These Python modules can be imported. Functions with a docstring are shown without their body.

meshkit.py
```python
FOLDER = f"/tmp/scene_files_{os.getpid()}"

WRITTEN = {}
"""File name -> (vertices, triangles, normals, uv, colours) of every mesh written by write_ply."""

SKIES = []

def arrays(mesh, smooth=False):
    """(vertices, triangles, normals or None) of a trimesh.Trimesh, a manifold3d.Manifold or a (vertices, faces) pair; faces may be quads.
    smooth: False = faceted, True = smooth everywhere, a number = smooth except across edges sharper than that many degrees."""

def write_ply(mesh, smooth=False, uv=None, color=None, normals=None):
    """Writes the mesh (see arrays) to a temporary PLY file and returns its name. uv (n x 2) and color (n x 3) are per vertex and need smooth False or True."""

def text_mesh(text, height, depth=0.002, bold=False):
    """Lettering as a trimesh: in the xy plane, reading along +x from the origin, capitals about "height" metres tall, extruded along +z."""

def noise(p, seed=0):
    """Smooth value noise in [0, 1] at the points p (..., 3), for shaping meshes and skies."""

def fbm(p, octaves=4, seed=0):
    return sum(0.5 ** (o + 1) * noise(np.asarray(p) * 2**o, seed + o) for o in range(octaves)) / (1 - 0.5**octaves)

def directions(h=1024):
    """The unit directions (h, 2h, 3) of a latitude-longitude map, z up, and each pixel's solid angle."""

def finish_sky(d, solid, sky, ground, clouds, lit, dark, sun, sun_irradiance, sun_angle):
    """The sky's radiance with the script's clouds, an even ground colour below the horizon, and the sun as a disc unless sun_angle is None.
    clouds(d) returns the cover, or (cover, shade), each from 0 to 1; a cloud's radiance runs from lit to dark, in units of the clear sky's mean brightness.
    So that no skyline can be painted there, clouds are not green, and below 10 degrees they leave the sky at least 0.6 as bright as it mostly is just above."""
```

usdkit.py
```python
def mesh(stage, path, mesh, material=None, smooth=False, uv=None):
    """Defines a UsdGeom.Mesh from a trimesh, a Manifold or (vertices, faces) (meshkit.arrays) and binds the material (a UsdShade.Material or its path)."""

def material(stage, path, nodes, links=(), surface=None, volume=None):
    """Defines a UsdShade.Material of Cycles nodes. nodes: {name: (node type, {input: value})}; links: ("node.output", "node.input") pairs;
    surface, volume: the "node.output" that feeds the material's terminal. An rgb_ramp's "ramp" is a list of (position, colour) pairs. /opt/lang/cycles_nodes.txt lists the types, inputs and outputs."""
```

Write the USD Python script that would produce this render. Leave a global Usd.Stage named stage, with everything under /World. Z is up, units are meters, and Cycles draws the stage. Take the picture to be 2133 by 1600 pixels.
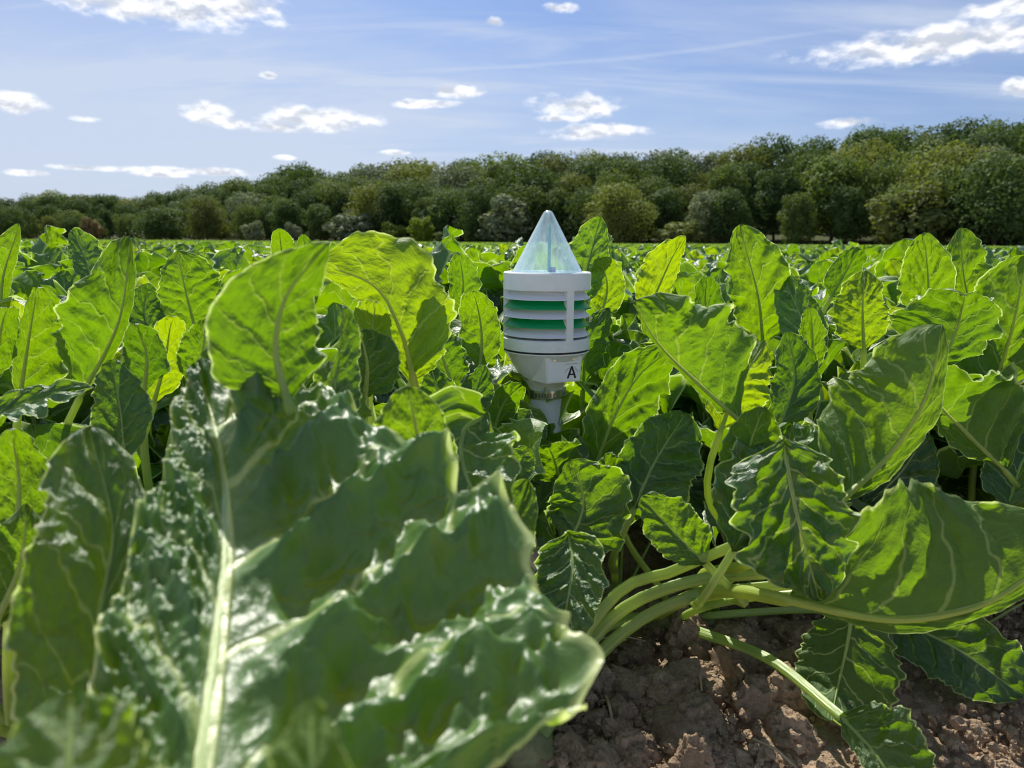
import math, random
import numpy as np, trimesh
import usdkit, meshkit
from meshkit import noise, fbm
from pxr import Usd, UsdGeom, UsdLux, UsdShade, Gf, Sdf, Vt

stage = Usd.Stage.CreateInMemory()
UsdGeom.SetStageUpAxis(stage, UsdGeom.Tokens.z)
UsdGeom.SetStageMetersPerUnit(stage, 1.0)
WORLD = UsdGeom.Xform.Define(stage, '/World')
stage.SetDefaultPrim(WORLD.GetPrim())
stage.DefinePrim('/World/Looks', 'Scope')
pi = math.pi

# ------------------------------------------------------------------ camera
EYE = np.array([0.0, 0.0, 0.65])
PITCH, ROLL = math.atan(0.185), 0.0066
fwd = np.array([0, math.cos(PITCH), -math.sin(PITCH)])
up0 = np.array([0, math.sin(PITCH), math.cos(PITCH)])
rt0 = np.array([1.0, 0, 0])
RIGHT = rt0 * math.cos(ROLL) + up0 * math.sin(ROLL)
UP = -rt0 * math.sin(ROLL) + up0 * math.cos(ROLL)
FPX = 1600.0                                   # focal length in pixels of the 2133 px wide photograph
cam = UsdGeom.Camera.Define(stage, '/World/camera')
m = np.eye(4); m[0, :3], m[1, :3], m[2, :3], m[3, :3] = RIGHT, UP, -fwd, EYE
cam.AddTransformOp().Set(Gf.Matrix4d(*m.ravel().tolist()))
cam.CreateFocalLengthAttr(24.0)
cam.CreateHorizontalApertureAttr(24.0 * 2133 / FPX)
cam.CreateVerticalApertureAttr(24.0 * 1600 / FPX)
cam.CreateClippingRangeAttr(Gf.Vec2f(0.02, 5000))
cam.CreateFStopAttr(24.0 / 3.6)
cam.CreateFocusDistanceAttr(1.35)
EXPOSURE = 0.72
cam.CreateExposureAttr(EXPOSURE)

SUN_AZ, SUN_EL = math.radians(-16), math.radians(51)
SUN = np.array([math.sin(SUN_AZ) * math.cos(SUN_EL), math.cos(SUN_AZ) * math.cos(SUN_EL), math.sin(SUN_EL)])

# ------------------------------------------------------------------ node graphs
class R(str):
    pass

class Graph:
    def __init__(s):
        s.nodes, s.links, s.k = {}, [], 0
    def __call__(s, kind, out, **inp):
        s.k += 1
        name = f'{kind}_{s.k}'
        s.nodes[name] = (kind, {k: v for k, v in inp.items() if not isinstance(v, R)})
        s.links += [(str(v), f'{name}.{k}') for k, v in inp.items() if isinstance(v, R)]
        return R(f'{name}.{out}')
    def m(s, op, a, b=0.0, c=0.0, clamp=False):
        return s('math', 'value', math_type=op, value1=a, value2=b, value3=c, use_clamp=clamp)
    def vm(s, op, a, b=(0, 0, 0), out='vector'):
        return s('vector_math', out, vector_math_type=op, vector1=a, vector2=b) if False else s('vector_math', out, **{'math_type': op, 'vector1': a, 'vector2': b})
    def mr(s, v, a, b, c=0.0, d=1.0, smooth=True):
        return s('map_range', 'result', range_type='smoothstep' if smooth else 'linear', value=v, from_min=a, from_max=b, to_min=c, to_max=d, clamp=True)
    def mix(s, f, a, b, t='mix'):
        return s('mix_color', 'result', blend_type=t, fac=f, a=a, b=b)
    def build(s, name, surface=None, volume=None):
        return usdkit.material(stage, '/World/Looks/' + name, s.nodes, s.links, surface=surface, volume=volume)

# ------------------------------------------------------------------ sky
SKY_STRENGTH = 0.07
def sky_material():
    g = Graph()
    sky = g('sky_texture', 'color', sky_type='single_scattering', sun_disc=False, sun_elevation=SUN_EL, sun_rotation=SUN_AZ, altitude=100.0, air_density=1.0, aerosol_density=1.6, ozone_density=2.5)
    d = g('texture_coordinate', 'generated')
    sx = g.nodes  # keep
    s = g('separate_xyz', 'x', vector=d); y = R(s.replace('.x', '.y')); z = R(s.replace('.x', '.z'))
    az = g.m('arctan2', s, y); el = g.m('arcsine', z)
    p = g('combine_xyz', 'vector', x=az, y=el, z=0.0)
    # high thin cloud all round the sky, drawn out along the horizon
    zz = g.m('add', g.m('maximum', z, 0.0), 0.16)
    q = g('combine_xyz', 'vector', x=g.m('divide', s, zz), y=g.m('divide', y, zz), z=0.0)
    q2 = g('mapping', 'vector', vector=q, rotation=(0, 0, 0.35), scale=(0.42, 1.0, 1.0))
    ci = g('noise_texture', 'fac', vector=q2, scale=0.9, detail=7.0, roughness=0.55, distortion=0.6)
    ci2 = g('noise_texture', 'fac', vector=g('mapping', 'vector', vector=q, location=(3.1, 1.7, 0), rotation=(0, 0, -0.2), scale=(0.22, 1.0, 1.0)), scale=2.2, detail=6.0, roughness=0.6, distortion=0.8)
    veil = g.m('multiply', g.mr(ci, 0.38, 0.78), 0.5)
    veil = g.m('add', veil, g.m('multiply', g.mr(ci2, 0.44, 0.80), 0.75))
    # whiter towards the sun's side and towards the horizon: the haze of the sky itself
    low = g.mr(el, -0.05, 0.42, 1.0, 0.0)
    left = g.mr(az, 0.35, -0.6)
    veil = g.m('add', veil, g.m('multiply', g.m('multiply', low, g.m('add', g.m('multiply', left, 0.70), 0.42)), 1.0))
    # long thin streaks (old contrails)
    for (a0, e0, a1, e1, wd, st) in ((-0.16, 0.198, 0.40, 0.236, 0.0020, 0.22), (0.33, 0.265, 0.42, 0.31, 0.0012, 0.10)):
        t = (e1 - e0) / (a1 - a0)
        line = g.m('subtract', el, g.m('add', g.m('multiply', g.m('subtract', az, a0), t), e0))
        wob = g.m('multiply', g.m('subtract', ci2, 0.5), 0.02)
        band = g.mr(g.m('absolute', g.m('add', line, wob)), 0.0, wd * 2, st, 0.0)
        ends = g.m('multiply', g.mr(az, a0 - 0.02, a0 + 0.1), g.mr(az, a1 + 0.02, a1 - 0.1))
        veil = g.m('add', veil, g.m('multiply', band, ends))
    veil = g.m('minimum', g.m('multiply', veil, g.m('add', 0.85, g.m('multiply', left, 0.35))), 0.85)
    sky = g.mix(1.0, sky, (0.44, 0.60, 0.88), 'multiply')
    sky = g.mix(veil, sky, (5.6, 6.3, 7.6))
    # small fair-weather cumulus; (px, py) of the photograph only says in which direction each drifts
    cl = []
    C = [(330, 8, 200, 34), (480, 14, 90, 22), (400, 34, 70, 16), (1960, 92, 200, 30), (1850, 108, 90, 22), (2080, 75, 110, 24), (2095, 14, 60, 16), (32, 213, 42, 18),
         (430, 236, 42, 20), (495, 258, 28, 10), (665, 248, 105, 22), (590, 266, 60, 12), (945, 190, 64, 13), (880, 216, 70, 9), (1195, 222, 75, 26),
         (1170, 246, 50, 9), (1250, 272, 100, 15), (1200, 282, 45, 10), (1163, 16, 34, 10), (1028, 46, 22, 10), (1755, 256, 44, 10), (560, 157, 16, 7),
         (820, 318, 28, 6), (430, 358, 110, 8), (185, 350, 50, 6), (50, 360, 30, 6), (590, 328, 20, 5), (2125, 182, 26, 16), (340, 364, 45, 5), (180, 248, 22, 6)]
    n1 = g('noise_texture', 'fac', vector=g('mapping', 'vector', vector=p, scale=(1.0, 1.9, 1.0)), scale=24.0, detail=5.0, roughness=0.54)
    n2 = g('noise_texture', 'fac', vector=g('mapping', 'vector', vector=p, location=(0, 0.012, 0), scale=(1.0, 1.9, 1.0)), scale=24.0, detail=5.0, roughness=0.54)
    best = None; shade = None
    for (px, py, rx, ry) in C:
        v = fwd + (px - 1066.5) / FPX * RIGHT - (py - 800) / FPX * UP
        v /= np.linalg.norm(v)
        a, e = math.atan2(v[0], v[1]), math.asin(v[2])
        dv = g('mapping', 'vector', vector=g.vm('subtract', p, (a, e, 0.0)), scale=(FPX / rx * 0.80, FPX / ry * 0.86, 1.0))
        ln = g('vector_math', 'value', math_type='length', vector1=dv)
        f = g.m('subtract', 1.0, ln)
        best = f if best is None else g.m('maximum', best, f)
    cover = g.mr(g.m('add', g.m('multiply', best, 0.62), g.m('multiply', g.m('subtract', n1, 0.52), 1.3)), -0.04, 0.40)
    cover = g.m('multiply', cover, g.mr(best, -0.25, 0.1))
    lit = g.mr(g.m('subtract', n1, n2), -0.10, 0.08)
    ccol = g.mix(g.m('add', g.m('multiply', lit, 0.75), g.m('multiply', g.mr(best, 0.8, 0.1), 0.35)), (5.4, 5.8, 6.6), (10.2, 10.2, 10.4))
    sky = g.mix(g.m('multiply', cover, 0.95), sky, ccol)
    bg = g('background_shader', 'background', color=sky, strength=SKY_STRENGTH)
    return g.build('sky', surface=bg)

dome = UsdLux.DomeLight.Define(stage, '/World/sky')
UsdShade.MaterialBindingAPI.Apply(dome.GetPrim()).Bind(sky_material())
sun = UsdLux.DistantLight.Define(stage, '/World/sun')
sun.CreateIntensityAttr(1.0); sun.CreateNormalizeAttr(True); sun.CreateAngleAttr(0.5); sun.CreateColorAttr(Gf.Vec3f(1.0, 0.95, 0.86))
zax = SUN; xax = np.cross([0, 0, 1.0], zax); xax /= np.linalg.norm(xax); yax = np.cross(zax, xax)
mm = np.eye(4); mm[0, :3], mm[1, :3], mm[2, :3] = xax, yax, zax
sun.AddTransformOp().Set(Gf.Matrix4d(*mm.ravel().tolist()))

# ------------------------------------------------------------------ helpers
taken = {}
def numbered(parent, name):
    k = taken.get((parent, name), 0); taken[(parent, name)] = k + 1
    return name if k == 0 else f'{name}_{k:03d}'

def tag(prim, label=None, cat=None, group=None, kind=None):
    for k, v in (('label', label), ('category', cat), ('group', group), ('kind', kind)):
        if v: prim.SetCustomDataByKey(k, v)

def path_of(parent):
    return '/World' if parent is None else str(parent.GetPath())

def obj(name, mesh, mat, parent=None, smooth=False, uv=None, **t):
    pp = path_of(parent)
    pr = usdkit.mesh(stage, pp + '/' + numbered(pp, name), mesh, mat, smooth=smooth, uv=uv).GetPrim()
    tag(pr, **t)
    return pr

def thing(name, loc=(0, 0, 0), rotz=0.0, scale=None, **t):
    x = UsdGeom.Xform.Define(stage, '/World/' + numbered('/World', name))
    x.AddTranslateOp().Set(Gf.Vec3d(*map(float, loc)))
    x.AddRotateZOp().Set(float(math.degrees(rotz)))
    x.AddScaleOp().Set(Gf.Vec3f(*((1.0, 1.0, 1.0) if scale is None else map(float, scale))))
    tag(x.GetPrim(), **t)
    return x.GetPrim()

def dup(root, name, loc, rotz, scale, **t):
    r = thing(name, loc, rotz, scale, **t)
    r.GetReferences().AddInternalReference(root.GetPath())
    r.SetInstanceable(True)
    return r

def P(px, py, d):
    """World point seen at (px, py) of the photograph whose world y is d."""
    v = fwd + (px - 1066.5) / FPX * RIGHT - (py - 800) / FPX * UP
    return EYE + v * (d / v[1])

def unit(v):
    v = np.asarray(v, float)
    return v / np.maximum(np.linalg.norm(v, axis=-1, keepdims=True), 1e-12)

def simple(name, color, rough=0.5, spec=0.5, metallic=0.0, bump=None, var=0.0, vscale=20.0, **kw):
    g = Graph()
    col = tuple(color)
    pos = g('texture_coordinate', 'object')
    if var:
        n = g('noise_texture', 'fac', vector=pos, scale=vscale, detail=5.0, roughness=0.6)
        col = g.mix(n, tuple(np.array(color) * (1 - var)), tuple(np.minimum(np.array(color) * (1 + var), 0.95)))
    inp = dict(base_color=col, roughness=rough, specular_ior_level=spec, metallic=metallic, **kw)
    if bump:
        nb = g('noise_texture', 'fac', vector=pos, scale=bump[0], detail=4.0)
        inp['normal'] = g('bump', 'normal', height=nb, strength=bump[1], distance=bump[2])
    return g.build(name, surface=g('principled_bsdf', 'BSDF', **inp))

# ------------------------------------------------------------------ leaf materials
NV, KV = 5.6, 0.26          # lateral veins along the blade and how far they run forward
def leaf_material(name, base, trans, vein, pale_under, rough=0.40, detail=True, lat_=0.42, spec=0.5, bmp=0.7):
    g = Graph()
    uv = g('uvmap', 'UV', attribute='st')
    u = g('separate_xyz', 'x', vector=uv); v = R(u.replace('.x', '.y'))
    a = g.m('absolute', u)
    side = g.m('multiply', g.m('greater_than', u, 0.0), 0.5)
    rnd = g('object_info', 'random')
    wob = g('noise_texture', 'fac', vector=g('combine_xyz', 'vector', x=u, y=v, z=g.m('multiply', rnd, 91.0)), scale=2.6, detail=2.0)
    c = g.m('subtract', v, g.m('multiply', g.m('power', a, 0.8), KV))
    c = g.m('add', g.m('add', g.m('multiply', c, NV), side), g.m('multiply', g.m('subtract', wob, 0.5), 1.1))
    dv = g.m('absolute', g.m('subtract', g.m('fraction', g.m('add', c, 10.0)), 0.5))
    wd = g.m('subtract', 0.055, g.m('multiply', a, 0.045))
    lat = g.mr(g.m('add', dv, wd), 0.47, 0.52)
    mid = g.mr(g.m('subtract', a, g.m('multiply', g.m('subtract', 1.0, v), 0.03)), 0.02, 0.008)
    vm = g.m('maximum', g.m('multiply', lat, lat_), mid)
    blot = g('noise_texture', 'fac', vector=g('combine_xyz', 'vector', x=u, y=v, z=g.m('multiply', rnd, 37.0)), scale=3.0, detail=4.0, roughness=0.6)
    tone = g.m('add', g.m('multiply', rnd, 0.45), g.m('multiply', blot, 0.55))
    b = g.mix(tone, tuple(np.array(base) * 0.6), tuple(np.array(base) * 1.4))
    t = g.mix(tone, tuple(np.array(trans) * (0.58, 0.72, 1.0)), tuple(np.array(trans) * (1.35, 1.2, 1.0)))
    edge = g.mr(a, 0.95, 0.985)
    vm2 = g.m('maximum', vm, g.m('multiply', edge, 0.8))
    back = g('geometry', 'backfacing')
    b = g.mix(g.m('multiply', back, 0.7), b, pale_under)
    b = g.mix(g.m('multiply', vm2, 0.8), b, vein)
    t = g.mix(g.m('multiply', vm, 0.55), t, tuple(np.array(vein) * (0.9, 0.85, 0.3)))
    t = g.mix(g.m('multiply', edge, 0.6), t, (0.50, 0.56, 0.22))
    inp = dict(base_color=b, roughness=g.m('add', rough, g.m('multiply', back, 0.16)), specular_ior_level=g.m('subtract', spec, g.m('multiply', back, spec - 0.16)))
    if detail:
        net = g('voronoi_texture', 'distance', vector=g('mapping', 'vector', vector=uv, scale=(5.5, 11.0, 1.0)), scale=1.0, feature='f1', detail=1.0)
        crk = g('noise_texture', 'fac', vector=g('mapping', 'vector', vector=uv, scale=(3.0, 5.0, 1.0)), scale=9.0, detail=4.0, roughness=0.6)
        h = g.m('subtract', g.m('add', g.m('multiply', net, -0.7), g.m('multiply', crk, 0.5)), g.m('multiply', vm, 0.6))
        nrm = g('bump', 'normal', height=h, strength=bmp, distance=0.005)
        inp['normal'] = nrm
        fine = g('voronoi_texture', 'distance', vector=g('mapping', 'vector', vector=uv, scale=(9.0, 18.0, 1.0)), scale=1.0, feature='distance_to_edge')
        t = g.mix(g.mr(fine, 0.10, 0.0, 0.0, 0.30), t, tuple(np.array(trans) * (0.62, 0.66, 0.7)))
    pr = g('principled_bsdf', 'BSDF', **inp)
    tr = g('translucent_bsdf', 'BSDF', color=t, **({'normal': nrm} if detail else {}))
    return g.build(name, surface=g('add_closure', 'closure', closure1=pr, closure2=tr))

LEAF = leaf_material('beet_leaf', (0.034, 0.076, 0.020), (0.118, 0.215, 0.0), (0.34, 0.42, 0.16), (0.060, 0.105, 0.030))
LEAF_YOUNG = leaf_material('beet_leaf_young', (0.050, 0.098, 0.018), (0.205, 0.30, 0.0), (0.40, 0.46, 0.16), (0.08, 0.125, 0.03))
LEAF_DARK = leaf_material('beet_leaf_dark', (0.030, 0.070, 0.024), (0.085, 0.17, 0.0), (0.32, 0.40, 0.17), (0.055, 0.10, 0.035))
LEAF_FAR = leaf_material('beet_leaf_far', (0.038, 0.082, 0.020), (0.115, 0.20, 0.0), (0.3, 0.36, 0.12), (0.08, 0.13, 0.045), detail=False)

LEAF_WAX = leaf_material('beet_leaf_waxy', (0.030, 0.078, 0.018), (0.09, 0.17, 0.0), (0.40, 0.47, 0.20), (0.065, 0.11, 0.035), rough=0.41, lat_=0.6, spec=0.6, bmp=0.6)

def stalk_material(name, col, trans):
    g = Graph()
    uv = g('uvmap', 'UV', attribute='st')
    u = g('separate_xyz', 'x', vector=uv)
    n = g('noise_texture', 'fac', vector=g('mapping', 'vector', vector=uv, scale=(14.0, 1.6, 1.0)), scale=1.0, detail=3.0)
    b = g.mix(n, tuple(np.array(col) * 0.45), tuple(np.array(col) * 1.5))
    pr = g('principled_bsdf', 'BSDF', base_color=b, roughness=0.38, specular_ior_level=0.5, normal=g('bump', 'normal', height=n, strength=0.4, distance=0.003))
    tr = g('translucent_bsdf', 'BSDF', color=tuple(trans))
    return g.build(name, surface=g('add_closure', 'closure', closure1=pr, closure2=tr))
STALK = stalk_material('beet_stalk', (0.21, 0.29, 0.08), (0.26, 0.31, 0.06))
STALK_PALE = stalk_material('beet_stalk_pale', (0.36, 0.43, 0.20), (0.30, 0.34, 0.11))
STALK_YELLOW = stalk_material('beet_stalk_yellow', (0.24, 0.31, 0.055), (0.27, 0.30, 0.03))

# ------------------------------------------------------------------ leaf geometry
def spline(pts, n):
    """Catmull-Rom curve through pts, n + 1 samples evenly spaced along it."""
    p = np.asarray(pts, float)
    p = np.vstack([2 * p[0] - p[1], p, 2 * p[-1] - p[-2]])
    out = []
    for i in range(1, len(p) - 2):
        t = np.linspace(0, 1, 24, endpoint=False)[:, None]
        a, b, c, d = p[i - 1], p[i], p[i + 1], p[i + 2]
        out.append(0.5 * (2 * b + (c - a) * t + (2 * a - 5 * b + 4 * c - d) * t ** 2 + (3 * b - a - 3 * c + d) * t ** 3))
    out = np.vstack(out + [p[-2][None]])
    s = np.concatenate([[0], np.cumsum(np.linalg.norm(np.diff(out, axis=0), axis=1))])
    q = np.linspace(0, s[-1], n + 1)
    return np.stack([np.interp(q, s, out[:, k]) for k in range(3)], 1)

def grid_faces(nr, nc):
    i = np.arange(nr - 1)[:, None] * nc + np.arange(nc - 1)[None]
    i = i.ravel()
    return np.stack([i, i + 1, i + nc + 1, i + nc], 1)

def profile(t, wide=0.42, blunt=0.62):
    a = math.log(0.5) / math.log(wide)
    return np.maximum(np.sin(pi * np.clip(t, 0, 1) ** a), 0) ** blunt * (0.35 + 0.65 * np.clip(t / 0.16, 0, 1) ** 0.8)

def blade(M, N, wpos, wneg, fold=0.15, curl=0.2, ruf=0.14, blis=0.11, seed=0, nu=14, wide=0.45, blunt=0.52, f1=5.0, f2=13.0, crinkle=0.0022, droop=0.0, cscale=0.33, crum_=None, pk=0.0025, pks=0.022):
    """M (n, 3): midrib; N (n, 3): direction of the upper side. Returns vertices, faces, uv."""
    rng = np.random.default_rng(seed)
    n = len(M); t = np.linspace(0, 1, n)
    T = unit(np.gradient(M, axis=0)); N = unit(N - (N * T).sum(1, keepdims=True) * T); S = np.cross(T, N)
    L = np.linalg.norm(np.diff(M, axis=0), axis=1).sum()
    aa_ = np.linspace(0, 1, nu + 1) ** 0.78; u = np.concatenate([-aa_[:0:-1], aa_])
    V = np.zeros((n, 2 * nu + 1, 3))
    base = profile(t, wide, blunt)
    for side, w in ((1, wpos), (-1, wneg)):
        ph = rng.random(8) * 6.28
        js = nu + side * np.arange(nu + 1)
        aa = aa_[None]
        tt = t[:, None]
        def n1(f, sd):
            return (noise(np.stack([t * f, 0 * t + side * 3.3, 0 * t + seed * 2.3], -1), sd) - 0.5) * 2
        wv = w * base * (1 + (0.13 if w < 0.12 else 0.06) * n1(8, 21) + (0.09 * n1(21, 22) + 0.05 * n1(47, 23) if n > 20 else 0) * (base > 0.15))
        ang = fold + curl * aa + 0.42 * (fbm(np.stack([tt * 3 + 0 * aa, aa * 1.5 + 0 * tt, 0 * aa * tt + seed * 1.7 + side], -1), 2) - 0.5) * 2
        ang = ang - droop * aa * tt
        da = np.diff(aa_)[None]
        cx = np.concatenate([np.zeros((n, 1)), np.cumsum(np.cos((ang[:, 1:] + ang[:, :-1]) / 2) * da, 1)], 1)
        cz = np.concatenate([np.zeros((n, 1)), np.cumsum(np.sin((ang[:, 1:] + ang[:, :-1]) / 2) * da, 1)], 1)
        lat, hgt = wv[:, None] * cx, wv[:, None] * cz
        z0 = 0 * aa * tt
        wn = noise(np.stack([tt * 7 + 0 * aa, aa * 2 + 0 * tt, z0 + seed * 3.1 + side * 5], -1), 3)
        def wavy(f, dp, sd):
            return (noise(np.stack([tt * f + 0 * aa, aa * dp + 0 * tt, z0 + seed * 1.9 + side * 7 + sd * 31.0], -1), sd) - 0.5) * 2
        ruff = 0.9 * wavy(f1 * 1.7, 0.8, 11) + 0.45 * wavy(f2 * 1.7, 0.8, 12) * aa ** 3
        wenv = np.minimum(w, 0.13) * np.clip(base * 1.6, 0, 1)[:, None]
        disp = ruf * 1.35 * wenv * aa ** 1.9 * ruff
        if n > 40:                                             # the fine frill of the margin
            disp = disp + 0.0042 * np.clip((aa - 0.78) / 0.22, 0, 1) ** 2 * wavy(38.0, 2.0, 13) * min(1.0, w / 0.05)
        c = (tt - KV * aa ** 0.8) * NV + (0.5 if side > 0 else 0.0) + 1.6 * (noise(np.stack([tt * 2.6 + 0 * aa, aa * 1.3 + 0 * tt, z0 + seed * 2.7 + side * 9], -1), 6) - 0.5)
        fr = np.mod(c, 1.0)
        amp = blis * (0.3 + 1.4 * noise(np.stack([tt * 3.3 + 0 * aa, aa * 2 + 0 * tt, z0 + seed * 4.1 + side * 3], -1), 8))
        disp = disp + amp * wenv * (0.6 - np.abs(np.cos(pi * fr)) ** 0.7) * np.clip(aa * 4, 0, 1) * (1 - 0.5 * aa ** 3)
        rg = np.stack([lat / (cscale * max(w, 0.03)), tt * L / (cscale * max(w, 0.03)) + 0 * aa, z0 + seed * 5.3], -1)
        crum = np.abs(fbm(rg, 3, seed + 2) - 0.5) * 2
        disp = disp + (1.1 * blis if crum_ is None else crum_) * np.minimum(w, 0.13) * (0.35 - crum) * np.clip(aa * 3, 0, 1)
        pq = np.stack([lat / pks + 0 * tt, c * 2.2, z0 + seed * 6.1], -1)
        disp = disp + pk * (0.5 - 2 * np.abs(noise(pq, seed + 5) - 0.5) + 0.6 * (0.5 - 2 * np.abs(noise(pq * 2.1, seed + 6) - 0.5))) * np.clip(aa * 6, 0, 1) * (1 - 0.4 * np.abs(2 * fr - 1) ** 4)
        q = np.stack([lat / 0.018, tt * L / 0.018 + 0 * aa, 0 * aa * tt + seed], -1)
        disp = disp + crinkle * (fbm(q, 3, seed) - 0.5) * 2 * np.clip(aa * 5, 0, 1)
        nl = N[:, None] * np.cos(ang)[..., None] - side * S[:, None] * np.sin(ang)[..., None]
        V[:, js] = M[:, None] + side * S[:, None] * lat[..., None] + N[:, None] * hgt[..., None] + nl * disp[..., None]
        V[:, js] += T[:, None] * (0.25 * ruf * wenv * aa ** 3 * wavy(f2 * 1.5, 1.0, 14))[..., None]
    uv = np.stack([np.broadcast_to(u, (n, 2 * nu + 1)), np.broadcast_to(t[:, None], (n, 2 * nu + 1))], -1)
    return V.reshape(-1, 3), grid_faces(n, 2 * nu + 1), uv.reshape(-1, 2)

def tube(C, N, r, sides=8, groove=0.0, flat=1.0):
    """A stalk along C with radius r (n,), a groove on its upper side."""
    n = len(C)
    T = unit(np.gradient(C, axis=0)); N = unit(N - (N * T).sum(1, keepdims=True) * T); S = np.cross(T, N)
    th = np.linspace(0, 2 * pi, sides, endpoint=False)
    rr = 1 - groove * np.clip(np.sin(th), 0, 1) ** 3 + (0.07 * np.cos(5 * th) if sides >= 12 else 0)
    V = C[:, None] + r[:, None, None] * (rr * np.cos(th) * flat)[None, :, None] * S[:, None] + r[:, None, None] * (rr * np.sin(th))[None, :, None] * N[:, None]
    i = np.arange(n - 1)[:, None] * sides; j = np.arange(sides)[None]; k = (j + 1) % sides
    F = np.stack([i + j, i + k, i + sides + k, i + sides + j], -1).reshape(-1, 4)
    uv = np.stack([np.broadcast_to(th / 6.283, (n, sides)), np.broadcast_to(np.linspace(0, 1, n)[:, None] * 8, (n, sides))], -1)
    return V.reshape(-1, 3), F, uv.reshape(-1, 2)

def transport(C, n0):
    """A normal carried along the curve C from n0."""
    T = unit(np.gradient(C, axis=0)); out = []
    n = np.asarray(n0, float)
    for k in range(len(C)):
        n = unit(n - n.dot(T[k]) * T[k]); out.append(n)
    return np.array(out)

def put_leaf(plant, M, N, wp, wn, base, mat, stalk, nu, seed, sides=8, r0=0.0050, label=None, petiole=None, stalk_part=True, **kw):
    """One leaf: its blade is the part, its stalk (petiole and midrib) the sub-part. base: where the petiole leaves the crown of the plant."""
    v, f, uv = blade(M, N, wp, wn, nu=nu, seed=seed, **kw)
    lf = obj('leaf', (v, f), mat, plant, smooth=True, uv=uv, label=label)
    if stalk_part:
        T0 = unit(M[1] - M[0]); d = np.linalg.norm(M[0] - base)
        if petiole is None:
            t = np.linspace(0, 1, 13)[:, None]
            p1 = base + np.array([0, 0, 0.45 * d]) * 0.6 + (M[0] - base) * 0.12; p2 = M[0] - T0 * 0.4 * d
            pet = (1 - t) ** 3 * base + 3 * (1 - t) ** 2 * t * p1 + 3 * (1 - t) * t * t * p2 + t ** 3 * M[0]
        else:
            pet = spline([base] + list(petiole) + [M[0]], 16)
        nm = max(8, len(M) // 3)
        idx = np.linspace(0, (len(M) - 1) * 0.93, nm).astype(int)[1:]
        C = np.vstack([pet, M[idx]])
        r = np.concatenate([np.linspace(1.15, 0.8, len(pet)) * r0, np.linspace(0.78, 0.10, len(idx)) * r0 * 0.7])
        Nn = transport(C[::-1], N[int(len(M) * 0.9)])[::-1]
        C = C.copy(); C -= Nn * (r * 0.45)[:, None]
        sv, sf, suv = tube(C, Nn, r, sides, groove=0.35, flat=1.15)
        obj('stalk', (sv, sf), stalk, lf, smooth=True, uv=suv)
    return lf

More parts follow.
